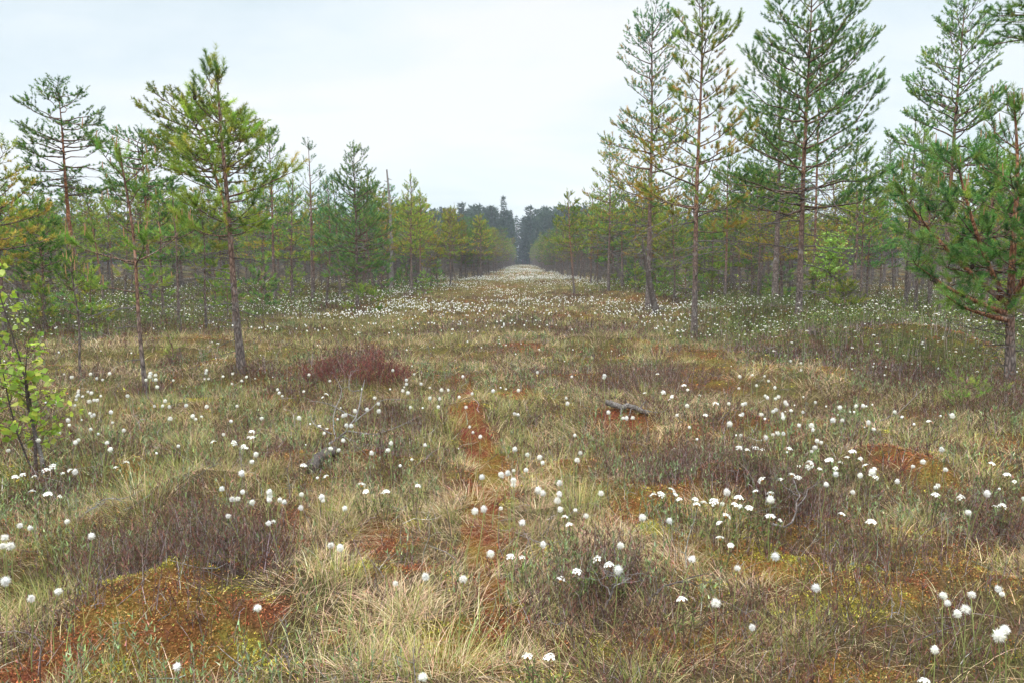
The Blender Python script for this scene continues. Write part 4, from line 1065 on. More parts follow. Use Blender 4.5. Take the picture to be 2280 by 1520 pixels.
    hero(1914, 692, 360, 'thin stemmed pine beside the right hand birch'.replace('right hand', 'small bright'), seed=32, cb=.5, w=1.0, prof='open', pal='olive', lod='mid', r0=.045, dead=24, red=.5)
    hero(2016, 694, 250, 'dark straight trunked pine, nearer the birch of a close pair', seed=33, cb=.52, w=1.25, prof='cone', pal='green', lod='mid', dead=24, red=.4)
    hero(2037, 702, 290, 'dark straight trunked pine, farther from the birch of a close pair', seed=34, cb=.55, w=1.2, prof='cone', pal='olive', lod='mid', dead=24, red=.4)
    hero(1968, 628, 300, 'stout grey trunked pine deep in the stand beyond the birch', seed=35, cb=.55, w=1.8, prof='cone', pal='green', lod='far', r0=.17, dead=24, red=.4)
    hero(2190, 760, 330, 'pine half hidden behind the forked stem pine', seed=36, cb=.45, w=1.0, prof='cone', pal='dark', lod='mid', dead=16)
    hero(400, 742, 400, 'grey stemmed pine in the thick of trunks beside the bushy pointed pine', seed=37, cb=.5, w=.9, prof='cone', pal='green', lod='mid', dead=26, red=.3)
    hero(460, 735, 470, 'short grey stemmed pine right beside the bushy pointed pine', seed=38, cb=.5, w=.8, prof='cone', pal='olive', lod='mid', dead=24, red=.3)
    hero(365, 730, 420, 'pine with a dark stem just past the thin young pine', seed=39, cb=.48, w=.9, prof='cone', pal='dark', lod='mid', dead=24, red=.4)
    hero(700, 668, 430, 'low pine with a red stem between the slender pine and broad dense pine', seed=40, cb=.4, w=1.0, prof='cone', pal='olive', lod='mid', dead=20, red=.9)
    hero(2265, 740, 300, 'pine cut off by the picture edge behind the forked pine', seed=46, cb=.4, w=1.3, prof='cone', pal='green', lod='mid', dead=12)
    # small ones
    hero(2150, 935, 838, 'knee high pale green pine seedling near foot of the forked pine', seed=41, cb=.12, w=.24, prof='cone', pal='fresh', lod='seed', r0=.012, dead=2, whorl=.1, dens=.8, nb=4, step=.08, fstart=.3, sl=.5, tw=.5, gap=.25, name='pine_seedling')
    hero(2205, 925, 872, 'tiny bushy pine seedling touching foot of the forked pine', seed=47, cb=.12, w=.2, prof='cone', pal='fresh', lod='seed', r0=.01, dead=2, whorl=.09, dens=.8, nb=4, step=.08, fstart=.3, sl=.5, tw=.5, gap=.25, name='pine_seedling')
    hero(383, 812, 745, 'small bright pine seedling between the thin pine and the bushy pointed pine', seed=42, cb=.3, w=.25, prof='cone', pal='fresh', lod='seed', r0=.012, dead=4, whorl=.12, dens=.8, step=.1, sl=.6, tw=.5, gap=.25, name='pine_seedling')
    hero(810, 702, 640, 'low spreading pine sapling at foot of the broad dense pine', seed=43, cb=.1, w=.75, prof='cone', pal='olive', lod='mid', r0=.02, dead=6, whorl=.22, dens=.7, step=.16, gap=.3, wob=.2, name='pine_seedling')
    hero(1880, 715, 640, 'young ragged pine sapling beneath the small bright birch', seed=44, cb=.2, w=.5, prof='open', pal='olive', lod='mid', r0=.02, dead=8, whorl=.2, name='pine_seedling')
    # the pine outside the frame whose bough reaches into the corner
    x, y = 6.75, 8.6
    t = Tree(77); b = Bag(); c = Bag(); z = h1(x, y)
    P = trunk_line(t.rng, 6.2, (.1, 0), .05, 16)
    o = dict(OPT); o.update(dens=.7, fstart=.45, gap=.1, whorl=.45, nb=4)
    stem(t, P, .085, .01, .68, .8, 'open', o, 10, .8)
    for dz, az, el, L in ((4.12, math.pi + .02, .05, 1.95), (3.98, math.pi - .12, -.0, 1.75), (4.3, math.pi + .15, -.02, 1.6)):
        B = arm(t.rng, np.array([.05, 0, dz - z]), az, el, -.12, L, 7, .06)
        t.line(B, np.linspace(.02, .003, 7), LIMB * .7, 5); clothe(t, B, L, .5, dict(o, fstart=.25, dens=.9, sl=.9, up=.35, step=.13))
    for (K, S_), ls in t.poly.items():
        V, Q = tubes([l[0] for l in ls], [l[1] for l in ls], S_); b.add(V, np.repeat(np.array([l[2] for l in ls]).reshape(-1, 3), S_, 0), Q=Q)
    V, T, C = needles(t.sh, 80, .052, .005, PALS['dark'], t.rng); c.add(V, C, T)
    put_tree('pine_tree', 'pine', {'trunk': b.build('trunk', M_BARK, True), 'crown': c.build('crown', M_NEEDLE)}, 'pine just beyond the edge whose dark bough hangs into the top corner', (x, y, z))
    # ---- the stand on both sides: kinds of pine, copied
    kinds = []
    spec = [('bushy olive', dict(pal='olive', prof='cone', w=1.2, cb=0.36, h=4.8, ochre=.1)), ('bushy olive', dict(pal='olive', prof='cone', w=1.05, cb=0.43, h=5.4, red=.8)), ('yellowing', dict(pal='yellow', prof='cone', w=1.25, cb=0.36, h=4.6, ochre=.25)),
            ('yellowing', dict(pal='yellow', prof='open', w=1.2, cb=0.40, h=5.2, ochre=.3)), ('dark dense', dict(pal='dark', prof='cone', w=1.25, cb=0.28, h=4.4, dens=.95)), ('dark dense', dict(pal='green', prof='cone', w=1.3, cb=0.34, h=5.0)),
            ('thin open', dict(pal='olive', prof='open', w=.95, cb=0.46, h=5.6, dens=.6, gap=.25)), ('thin open', dict(pal='blue', prof='slim', w=.9, cb=0.43, h=5.8, dens=.6, gap=.2)), ('flat topped', dict(pal='dark', prof='umbrella', w=1.2, cb=0.62, h=5.6, e_top=.3, de=.25, wob=.18)),
            ('bushy olive', dict(pal='fresh', prof='cone', w=1.1, cb=0.38, h=4.2))]
    for i, (kn, kw) in enumerate(spec + spec):
        for lod in ('mid', 'far'):
            a = dict(kw); hh = a.pop('h')
            a.setdefault('red', .55)
            kinds.append((kn, lod, hh, grow(500 + i, lod=lod, dead=40 if lod == 'mid' else 64, deadlow=.06, deadtop=.62, deadlen=1.15, lean=(rng.normal(0, .2), rng.normal(0, .2)), curve=(rng.normal(0, .1), rng.normal(0, .1)), twob=rng.uniform(.03, .1), h=hh, **a)))
    def edge(y, s):   # how far from the axis the stand begins
        if s < 0: return np.interp(y, [12, 16, 26, 36, 60, 90, 240], [9.5, 9.0, 6.8, 5.2, 4.0, 2.9, 2.2])
        return np.interp(y, [12, 17, 26, 36, 60, 90, 240], [9.5, 8.6, 6.4, 4.9, 3.9, 2.8, 2.1])
    cand = []
    tries = 0; pts = list(TREE_AT)
    while tries < 26000:
        tries += 1
        y = math.sqrt(rng.uniform(13.5 ** 2, 170 ** 2)) if rng.random() < .6 else rng.uniform(13.5, 75)
        s = -1 if rng.random() < .5 else 1
        e = float(edge(y, s)); wmax = max(e + 3, min(.72 * y + 3, 60))
        x = axis(y) + s * (e + rng.exponential(7) if rng.random() < .45 else rng.uniform(e, wmax))
        if abs(x) > .74 * y + 2: continue
        if y < 25.5 and abs(float(proj(x, y, .5)[0]) - 1850) < 85: continue
        if y > 100 and abs(x - axis(y)) > 40 and rng.random() < .6: continue
        md = 2.1 if y < 26 else 1.7 if y < 40 else 1.5
        if any(abs(x - q[0]) < md and (x - q[0]) ** 2 + (y - q[1]) ** 2 < md * md for q in pts): continue
        if vnoise(np.array([x / 6]), np.array([y / 6]), 301)[0] < .25: continue
        pts.append((x, y)); cand.append((x, y, s))
        if len(cand) >= 980: break
    for yy in np.arange(58, 228, 1.9):      # the rows that close the far end of the clearing
        for s in (-1, 1):
            y = yy + rng.uniform(-.9, .9); cand.append((axis(y) + s * (float(edge(y, s)) + abs(rng.normal(0, 1.3))), y, s))
    cand.sort(key=lambda c: c[1])
    things_, rest = cand[:228], cand[228:]
    def limit(x, y):
        # the skyline of the stand: how high its tops reach in each part of the picture
        px, _ = proj(x, y, 0); c = np.interp(px, [0, 250, 600, 850, 950, 1040, 1100, 1150, 1200, 1250, 1310, 1400, 1600, 1900, 2280], [390, 345, 335, 375, 430, 465, 490, 530, 515, 475, 430, 360, 320, 290, 290])
        return z_at(float(c), y)
    def fit(x, y, h, s): return max(.42, min(s, limit(x, y) / h * rng.uniform(.78, 1.0)))
    recs = []
    STAND_AT.extend(c[:2] for c in cand if c[1] < 45)
    for x, y, s in things_:
        lod = 'mid' if y < 42 else 'far'
        ids = [i for i, k in enumerate(kinds) if k[1] == lod]
        wgt = np.array([1.2, 1.1, 1.1, .9, .9, 1.0, .9, .6, .35 if y < 45 else .1, .9] * 2); i = ids[int(rng.choice(len(ids), p=wgt / wgt.sum()))]
        recs.append((x, y, s, i, fit(x, y, kinds[i][2], rng.uniform(.75, 1.3)), rng.uniform(0, 6.28)))
    # names for each: which side, which row, what kind, counted outward from the clearing
    side = {-1: 'snag side', 1: 'log side'}
    def row(y): return 'front rows' if y < 27 else 'middle rows' if y < 38 else 'back rows' if y < 50 else 'farthest rows'
    buckets = {}
    for r in recs: buckets.setdefault((r[2], row(r[1]), kinds[r[3]][0]), []).append(r)
    proto = {}
    for (s, rw, kn), ls in buckets.items():
        ls.sort(key=lambda r: abs((r[0] - axis(r[1])) / r[1]))
        for k, (x, y, s_, i, sc_, rz) in enumerate(ls):
            lab = f"{ORD1[k]} {kn} pine outward from the clearing, {rw} of the {side[s]} stand"
            grp = f"pines in the {rw} of the {side[s]} stand"
            loc = (x, y, h1(x, y) - .03); scl = (sc_ * rng.uniform(.9, 1.15),) * 2 + (sc_,)
            if i in proto: copy_thing(proto[i], loc, rz, scl, lab, grp)
            else: proto[i] = put_tree('pine_tree', 'pine', kinds[i][3], lab, loc, rz, scl, grp)
    # young pines scattered along the fronts of the stand
    sk = [grow(900 + k, 1.5, .08, .5, 'cone', ['fresh', 'olive', 'green', 'fresh'][k], 'mid', r0=.03, dead=4, deadlow=.04, deadtop=.3, whorl=.2, dens=.75, gap=.25, wob=.16, sl=.8, tw=.6, step=.13) for k in range(4)]
    sp = {}; nn = {}; sl = []
    for _ in range(400):
        y = rng.uniform(15, 46); s = -1 if rng.random() < .5 else 1; x = axis(y) + s * (float(edge(y, s)) - .4 + abs(rng.normal(0, 4)))
        if y < 26 and abs(float(proj(x, y, .5)[0]) - 1850) < 95: continue
        if abs(x) > .66 * y or any((x - q[0]) ** 2 + (y - q[1]) ** 2 < 1.2 for q in sl): continue
        sl.append((x, y, s))
        if len(sl) >= 44: break
    sl.sort(key=lambda c: abs((c[0] - axis(c[1])) / c[1]))
    for x, y, s in sl:
        k = int(rng.integers(4)); sc_ = rng.uniform(.5, 1.25); nn[s] = nn.get(s, -1) + 1
        lab = f"{ORD1[nn[s]]} young pine bush outward from the clearing, front of the {side[s]} stand"
        loc = (x, y, h1(x, y) - .02); rz = rng.uniform(0, 6.28)
        if k in sp: copy_thing(sp[k], loc, rz, (sc_ * rng.uniform(.9, 1.3),) * 2 + (sc_,), lab, 'young pines along the stand fronts')
        else: sp[k] = put_tree('pine_seedling', 'pine', sk[k], lab, loc, rz, (sc_,) * 3, 'young pines along the stand fronts')
    # the deeper stand as one mass
    far = [k for k in kinds if k[1] == 'far']
    Vs = {'trunk': Bag(), 'crown': Bag()}
    cache = {}
    for n_, (x, y, s) in enumerate(rest):
        i = n_ % len(far); sc_ = fit(x, y, far[i][2], rng.uniform(.75, 1.2)); a = rng.uniform(0, 6.28); z = h1(x, y)
        for part in ('trunk', 'crown'):
            if (i, part) not in cache:
                me = far[i][3][part]; nv = len(me.vertices); co = np.empty(nv * 3, np.float32); me.vertices.foreach_get('co', co)
                cc = np.empty(nv * 4, np.float32); me.color_attributes['Col'].data.foreach_get('color', cc)
                lv = np.empty(len(me.loops), np.int32); me.loops.foreach_get('vertex_index', lv); ls_ = np.empty(len(me.polygons), np.int32); me.polygons.foreach_get('loop_total', ls_)
                cache[(i, part)] = (co.reshape(-1, 3), cc.reshape(-1, 4)[:, :3], lv, ls_)
            co, cc, lv, lt = cache[(i, part)]
            ca, sa = math.cos(a) * sc_, math.sin(a) * sc_
            V = np.stack([co[:, 0] * ca - co[:, 1] * sa + x, co[:, 0] * sa + co[:, 1] * ca + y, co[:, 2] * sc_ + z], 1)
            if part == 'trunk': Vs[part].add(V, cc, Q=lv.reshape(-1, 4))
            else:
                F3 = lv.reshape(-1, 3); k = rng.random(len(F3)) < (.75 if y < 90 else .5); Vs[part].add(V, cc * rng.uniform(.85, 1.15), T=F3[k])
    if rest:
        obj('far_stand_wood', Vs['trunk'].build('far_stand_wood', M_BARK), kind='stuff', label='stems of the small pines deep inside the stands')
        obj('far_stand_foliage', Vs['crown'].build('far_stand_foliage', M_NEEDLE), kind='stuff', label='needles of the small pines deep inside the stands')

# ------------------------------------------------------------------ the tall forest at the end of the clearing
def conifer(seed, h, w, spruce=True):
    """a tall forest conifer: boughs in whorls, each clad in hanging or upturned sprays"""
    rng = np.random.default_rng(seed); b, c = Bag(), Bag()
    P = trunk_line(rng, h, (rng.normal(0, .3), 0), .1, 8)
    V, Q = tubes(P[None], np.linspace(.2, .03, 8)[None], 6); b.add(V, np.array([.10, .08, .07]), Q=Q)
    z = h * (.06 if spruce else .12); pts, azs, up = [], [], []
    while z < h * .985:
        q = z / h
        prof = (1 - q) ** .85 * (.8 + .35 * vnoise(np.array([z * .9]), np.array([seed * 1.7]), 5)[0]) if spruce else math.sqrt(max(.03, 1 - ((q - .45) / .56) ** 2)) * .8
        nb = int(rng.integers(5, 8)); a0 = rng.uniform(0, 6.28)
        for k in range(nb):
            if rng.random() < .1: continue
            az = a0 + k * 6.28 / nb + rng.normal(0, .25); L = max(.25, w * prof * rng.uniform(.6, 1.2))
            el = rng.uniform(-.35, .05) + .6 * q if spruce else rng.uniform(-.1, .5)
            n = int(10 + 26 * L / w)
            t = rng.uniform(.12, 1, n) ** .8
            lat = rng.normal(0, .16, n) * L * (1.1 - t)
            pz = z + L * t * math.sin(el) + L * .14 * t ** 3 - rng.uniform(0, .25, n) * t * (1 if spruce else -.6)
            pts.append(np.stack([np.cos(az) * L * t - np.sin(az) * lat, np.sin(az) * L * t + np.cos(az) * lat, pz], 1)); azs.append(np.full(n, az)); up.append(np.full(n, q))
        z += rng.uniform(.38, .62)
    p = np.concatenate(pts); az = np.concatenate(azs); n = len(p)
    col = pick([(.034, .064, .034, 3), (.05, .085, .044, 2), (.024, .045, .028, 2), (.07, .095, .04, .7)], n, rng, .22)
    V, C, T, Q = blades(p, az + rng.normal(0, .7, n), rng.uniform(.9, 2.1, n) if spruce else rng.uniform(.2, 1.4, n), .3, rng.uniform(.35, .85, n), rng.uniform(.16, .36, n), col, 1, twist=rng.uniform(0, 3.1, n), clampz=False)
    c.add(V, C, T, Q)
    k = 30
    V, C, T, Q = blades(np.repeat(P[-1:], k, 0) - np.array([0, 0, 1.]) * rng.uniform(0, 1.2, (k, 1)), rng.uniform(0, 6.28, k), rng.uniform(.1, 1.2, k), 0, rng.uniform(.25, .6, k), .1, pick([(.035, .06, .03, 1)], k, rng), 1, clampz=False)
    c.add(V, C, T, Q)
    return {'trunk': b.build('trunk', M_BARK), 'crown': c.build('crown', M_FARNEEDLE)}, c, b

def build_forest():
    rng = np.random.default_rng(53)
    ks = []
    for i in range(8):
        sp = i in (0, 1, 4)
        ks.append((sp, *conifer(700 + i, 17.0, rng.uniform(2.9, 3.8) if sp else rng.uniform(2.6, 3.3), sp)))
    proto = {}
    spots = []
    cen = axis(240)
    # the front of the wood across the end of the clearing, the trees whose tops show
    for x in np.linspace(-40, 48, 76):
        x = x + rng.uniform(-.7, .7)
        if abs(x - cen) < 2.2: continue
        spots.append((x, 238 + rng.uniform(0, 15), rng.uniform(.82, 1.14)))
    spots.append((cen - 6.0, 246, 1.27))
    for x in (-4.6, -2.6, -.3, 1.9, 4.2): spots.append((axis(292) + x, 284 + abs(x) * 2, rng.uniform(.95, 1.05)))
    cnt = {}
    spots.sort(key=lambda q: abs(q[0] - cen))
    for x, y, s in spots:
        i = int(rng.integers(8)); sp = ks[i][0]
        sd = 'snag' if x < cen else 'log'
        if s > 1.25:
            lab = 'tallest dark spruce rising above the far forest at the end of the clearing'; i = 1
        else:
            kn = 'pointed spruce' if sp else 'round topped pine'
            key = (kn, sd); cnt[key] = cnt.get(key, -1) + 1
            lab = f"{ORD1[cnt[key]]} {kn} from the dark gap in the far forest, toward the {sd}"
        grp = 'conifers across the end of the clearing'
        loc = (x, y, h1(x, y) - .1); scl = (s * rng.uniform(.9, 1.2),) * 2 + (s,)
        if i in proto: copy_thing(proto[i], loc, rng.uniform(0, 6.28), scl, lab, grp)
        else: proto[i] = put_tree('conifer_tree', 'conifer', ks[i][1], lab, loc, rng.uniform(0, 6.28), scl, grp)
    # what stands behind and beside them reads as one mass
    W, L_ = Bag(), Bag()
    arr = [(np.concatenate(c.V), np.concatenate(c.C), np.concatenate(c.T), np.concatenate(b.V), np.concatenate(b.C), np.concatenate(b.Q)) for sp, ms, c, b in ks]
    for n_ in range(700):
        x = rng.uniform(-225, 235) if n_ < 560 else rng.uniform(-40, 46); y = rng.uniform(242, 305)
        if n_ >= 680: x = cen + rng.uniform(-4, 4); y = rng.uniform(286, 292)
        if abs(x - cen) < 3.0 and y < 284: continue
        if y < 254 and abs(x) < 46: y = rng.uniform(256, 285)
        v, cc, T, bv, bc, bq = arr[int(rng.integers(8)) if n_ < 680 else 0]; s = rng.uniform(.84, 1.16) * (1 if abs(x) < 60 else .9) * (.4 if n_ >= 680 else 1); a = rng.uniform(0, 6.28)
        rot = np.array([[math.cos(a) * s, -math.sin(a) * s, 0], [math.sin(a) * s, math.cos(a) * s, 0], [0, 0, s]]).T
        k = rng.random(len(T)) < .8; z = -.1
        L_.add(v @ rot + np.array([x, y, z]), cc, T=T[k]); W.add(bv @ rot + np.array([x, y, z]), bc, Q=bq)
    obj('far_forest', L_.build('far_forest', M_FARNEEDLE), kind='stuff', label='dark blue green mass of tall forest beyond the bog')
    obj('far_forest_wood', W.build('far_forest_wood', M_BARK), kind='stuff', label='trunks inside the dark forest beyond the bog')

# ------------------------------------------------------------------ birches, snag, logs, fallen branches, the heather bush
def birch(label, px, py, top, stems, nleaf, leaf, seed, pal, fol0=.3, bark=(.45, .43, .40), dark=(.13, .10, .09), spread=1.0):
    rng = np.random.default_rng(seed)
    x, y = at(px, py); z = h1(x, y); h = z_at(top, y) - z
    root = thing('birch_sapling', label, 'birch', (x, y, z))
    L_ = Bag()
    for si, (dx, hh, r, pale) in enumerate(stems):
        n = 12; u = np.linspace(0, 1, n)
        P = np.stack([dx * u ** .8 * h + .02 * h * np.sin(u * 5 + si * 2), .03 * h * np.sin(u * 4 + si), hh * h * u], 1); P[0, 2] = -.03
        b = Bag(); V, Q = tubes(P[None], np.linspace(r, .0022, n)[None], 8)
        f = np.clip(1 - u * 2.2, 0, 1)[:, None] if pale else np.zeros((n, 1))
        b.add(V, np.repeat(np.array(dark) * (1 - f) + np.array(bark) * f, 8, 0), Q=Q)
        obj('trunk', b.build('trunk', M_BIRCHBARK, True), root)
        for k in range(int(nleaf / 7 / len(stems))):
            v = rng.uniform(fol0, 1); g = v * (n - 1); i = min(int(g), n - 2); p = P[i] + (P[i + 1] - P[i]) * (g - i)
            B = arm(rng, p, rng.uniform(0, 6.28), rng.uniform(.1, .9), -.2, h * rng.uniform(.06, .17) * (1.3 - v * .6) * spread, 4, .15)
            V, Q = tubes([B], [np.linspace(.0028, .0011, 4)], 4); L_.add(V, np.array([.12, .075, .055]), Q=Q)
            m_ = 7; t = rng.uniform(.2, 1.05, m_)[:, None]; q = B[0] * (1 - t) + B[-1] * t + rng.normal(0, .008, (m_, 3))
            # leaf: a rounded rhomb of six points hanging from its stalk
            d = unit(rng.normal(0, 1, (m_, 3)) * np.array([1, 1, .5]) - np.array([0, 0, .45])); s = unit(np.cross(d, rng.normal(0, 1, (m_, 3)))); ll = leaf * rng.uniform(.45, 1.25, m_)[:, None]
            nn = np.cross(d, s) * ll * rng.normal(.1, .12, (m_, 1))
            pts = np.stack([q, q + d * ll * .25 + s * ll * .40, q + d * ll * .55 + s * ll * .36 + nn, q + d * ll, q + d * ll * .55 - s * ll * .36 + nn, q + d * ll * .25 - s * ll * .40], 1)
            o = np.arange(m_)[:, None] * 6
            L_.add(pts, np.repeat(pick(pal, m_, rng, .15), 6, 0), Q=np.concatenate([o + [[0, 1, 2, 5]], o + [[5, 2, 3, 4]]]))
    obj('crown', L_.build('crown', M_BIRCH), root)
    return root

def branch_thing(name, label, cat, lines, col, origin, mat=None, S=6, group=None, parts=None):
    """a piece of dead wood lying on the bog: lines [(points in world, radii)], the first the main limb"""
    root = thing(name, label, cat, origin); o = np.array(origin)
    todo = []
    for pn, ls in (parts or {'limb': lines[:1], 'twig': lines[1:]}).items():
        todo += [(pn, [l]) for l in ls] if pn == 'branch_stub' else [(pn, ls)]
    for pn, ls in todo:
        if not ls: continue
        b = Bag()
        for P, Rr in ls:
            V, Q = tubes([np.asarray(P) - o], [Rr], S); b.add(V, np.array(col), Q=Q)
            for e in (0, -1):   # close the ends
                k = len(P); i = (0 if e == 0 else (k - 1)) * S
                ring = V[i:i + S]; b.add(np.concatenate([ring, ring.mean(0, keepdims=True)]), np.array(col) * 1.3, T=[(j, (j + 1) % S, S) for j in range(S)])
        obj(pn, b.build(pn, mat or M_DEAD, True), root)
    return root

def on_ground(pts_px, lift=0.02):
    out = []
    for px, py, dz in pts_px:
        zb = 0.
        for _ in range(3):
            x, y = at(px, py, zb + dz); zb = h1(x, y)
        out.append((x, y, zb + dz + lift))
    return np.array(out)

def lumpy(P, K, rng, a):
    """resample a line to K points with a little crookedness"""
    P = np.asarray(P); u = np.linspace(0, 1, len(P)); v = np.linspace(0, 1, K)
    Q = np.stack([np.interp(v, u, P[:, i]) for i in range(3)], 1)
    return Q + rng.normal(0, a, (K, 3)) * np.minimum(1, np.minimum(v, 1 - v) * 6)[:, None]

def build_woods():
    rng = np.random.default_rng(61)
    fresh = [(.34, .43, .05, 3), (.27, .38, .05, 3), (.40, .45, .08, 2), (.20, .31, .04, 2)]
    birch('nearest birch sapling with bright yellow green leaves on two thin stems', 84, 1085, 572, [(-.11, 1.0, .011, False), (.0, .62, .016, True), (-.17, .75, .007, False)], 640, .05, 5, fresh, .2, spread=1.25)
    birch('small bright green birch standing before the stand beside the largest green pine', 1838, 700, 520, [(.08, 1.0, .018, False), (.02, .9, .012, False)], 1300, .07, 8, [(.26, .42, .06, 3), (.32, .46, .08, 2), (.2, .34, .05, 2)], .5, spread=2.2)
    birch('waist high green birch shoot at foot of the large green pine', 1640, 700, 610, [(.02, 1.0, .014, False)], 28, .05, 9, fresh, .5)
    # snag
    x, y = at(870, 652); z = h1(x, y); h = z_at(378, y) - z
    t = np.linspace(0, 1, 14); P = np.stack([x + .12 * np.sin(t * 3) - .12 * t, y + 0 * t, z - .05 + (h + .05) * t], 1)
    lines = [(P, np.linspace(.13, .035, 14) * (1 + .12 * rng.normal(0, 1, 14)))]
    for v, az, L, el in ((.84, math.pi, .75, .35), (.83, .2, .35, -.05), (.72, .1, .9, .45), (.93, 0.3, .22, -.4), (.6, 2.5, .7, -.3), (.5, .4, .8, -.2), (.68, 3.4, .5, .1), (.9, 3.2, .2, .2), (.77, 5.5, .4, .0), (.42, 3.0, .9, -.1)):
        B = arm(rng, [np.interp(v, t, P[:, i]) for i in range(3)], az, el, rng.uniform(-.5, .4), L, 6, .18); lines.append((B, np.linspace(.028, .008, 6)))
    branch_thing('dead_snag', 'bare grey dead trunk with a few broken stubs standing among green pines', 'dead tree', lines, (.27, .24, .22), (x, y, z), parts={'trunk': lines[:1], **{'branch_stub': lines[1:]}})
    # fallen log on the red hummock
    P = on_ground([(1352, 931, .075), (1378, 934, .075), (1408, 939, .07), (1445, 944, .03)], .0); P = lumpy(P, 12, rng, .007)
    tw = [(arm(rng, P[k], az, el, .1, L, 4, .2), np.linspace(.008, .003, 4)) for k, az, el, L in ((2, 4.6, .3, .10), (4, 4.9, -.4, .16), (7, 4.4, -.6, .12), (9, 1.5, .5, .14))]
    branch_thing('fallen_log', 'thin weathered grey log lying across a red moss hummock', 'log', [(P, np.linspace(.029, .022, 12) * (1 + .05 * rng.normal(0, 1, 12)))] + tw, (.17, .148, .135), tuple(P[5]), S=10, parts={'trunk': [(P, np.linspace(.029, .022, 12) * (1 + .05 * rng.normal(0, 1, 12)))], 'branch_stub': tw})
    # grey stump end with the forked branch rising from it
    P = on_ground([(690, 1034, .02), (722, 1029, .045), (752, 1022, .06)], .02); P = lumpy(P, 10, rng, .007)
    branch_thing('fallen_log', 'short thick broken log end lying half sunk in orange moss', 'log', [(P, np.linspace(.042, .036, 10) * (1 + .08 * rng.normal(0, 1, 10)))], (.11, .092, .082), tuple(P[5]), S=10, parts={'trunk': [(P, np.linspace(.042, .036, 10) * (1 + .08 * rng.normal(0, 1, 10)))]})
    def fork(label, main, subs, r, col=(.27, .25, .24), name='fallen_branch'):
        A = lumpy(on_ground(main), 12, rng, .006); ls = [(A, np.linspace(r, r * .35, 12))]
        for s in subs:
            B = lumpy(on_ground(s), 8, rng, .006); ls.append((B, np.linspace(r * .55, r * .15, 8)))
            for _ in range(4):
                i = int(rng.integers(2, 8)); C_ = arm(rng, B[i], rng.uniform(0, 6.28), rng.uniform(-.2, .8), .1, rng.uniform(.06, .16), 4, .25); ls.append((C_, np.linspace(r * .22, r * .08, 4)))
        branch_thing(name, label, 'branch', ls, col, tuple(A[0]))
    fork('pale grey many forked dead branch rising from the broken log end', [(735, 1010, .05), (745, 985, .12), (775, 965, .2), (790, 925, .28), (812, 850, .42)],
         [[(748, 985, .12), (742, 930, .25), (765, 875, .36), (745, 840, .4)], [(790, 930, .27), (850, 905, .3), (930, 880, .3)], [(775, 965, .2), (850, 975, .16), (935, 935, .16)], [(790, 925, .28), (720, 905, .34), (685, 900, .36)], [(740, 990, .12), (700, 960, .24), (690, 930, .3)], [(800, 890, .35), (775, 870, .4), (782, 830, .46)], [(760, 975, .15), (800, 990, .1), (870, 1000, .06)]], .0095, (.25, .23, .22))
    fork('thin curved grey twig bowing over the grass before the nearest birch', [(190, 1150, .03), (225, 1123, .1), (270, 1125, .1), (325, 1148, .03)], [[(262, 1124, .1), (285, 1145, .05), (282, 1165, .02)], [(235, 1123, .1), (205, 1135, .08), (192, 1142, .06)]], .005, (.30, .28, .26))
    fork('dark thin forked branch arching low over the grass in the bottom third', [(1440, 1358, .02), (1470, 1322, .09), (1510, 1305, .1), (1565, 1285, .06)], [[(1510, 1305, .1), (1560, 1298, .06), (1610, 1292, .03)], [(1475, 1320, .09), (1455, 1338, .06), (1420, 1365, .01)]], .006, (.12, .095, .085))
    fork('crooked dark root-like branch on the heather hummock', [(1712, 1170, .04), (1750, 1165, .08), (1772, 1140, .14), (1778, 1100, .24), (1765, 1070, .3)], [[(1772, 1130, .16), (1800, 1100, .2), (1820, 1080, .22)], [(1778, 1110, .2), (1745, 1080, .28), (1722, 1055, .34)]], .008, (.20, .17, .16))
    fork('long straight grey stick slanting through the sedge beneath the forked pine', [(1960, 940, .04), (2000, 905, .1), (2060, 880, .12)], [[(1985, 915, .08), (2010, 920, .03)]], .006, (.22, .19, .18))
    fork('grey bent branch standing in grass by the bottom edge', [(1000, 1500, .0), (1030, 1440, .1), (1050, 1400, .16), (1070, 1370, .2)], [[(1040, 1420, .13), (1075, 1400, .14)], [(1030, 1440, .1), (1010, 1420, .14)]], .004, (.20, .16, .15)) if False else None
    fork('upright twiggy grey dead stem in the lower heather', [(1345, 1380, .0), (1358, 1340, .1), (1372, 1300, .2), (1392, 1270, .28)], [[(1358, 1340, .1), (1330, 1310, .16), (1318, 1280, .22)], [(1372, 1300, .2), (1345, 1280, .26)], [(1365, 1320, .15), (1400, 1300, .18), (1420, 1285, .2)]], .005, (.24, .215, .21))
    fork('short pale stick lying across the red moss path', [(1018, 995, .01), (1040, 998, .015), (1066, 1000, .01)], [[(1040, 998, .015), (1050, 992, .03)]], .007, (.34, .25, .18))
    fork('leaning dead stem propped against the broad dense pine', [(728, 668, .02), (765, 650, .5), (800, 640, .8)], [[(765, 650, .5), (785, 655, .3)]], .03, (.15, .12, .11))
    fork('thin dead stem leaning away from the broad dense pine', [(848, 662, .02), (835, 640, .5), (828, 622, .9)], [[(835, 640, .5), (850, 632, .6)]], .025, (.15, .11, .10))
    # leaning dark dead trunk next to the inner tall pine
    x, y = at(1470, 700); z = h1(x, y); t = np.linspace(0, 1, 12)
    P = np.stack([x - .55 * t ** .7, y + .1 * t, z - .05 + 2.3 * t], 1); lines = [(P, np.linspace(.12, .03, 12) * (1 + .1 * rng.normal(0, 1, 12)))]
    for k in range(16):
        i = int(rng.integers(1, 11)); lines.append((arm(rng, P[i], rng.uniform(0, 6.28), rng.uniform(-.4, .3), -.4, rng.uniform(.3, .9), 6, .2), np.linspace(.014, .004, 6)))
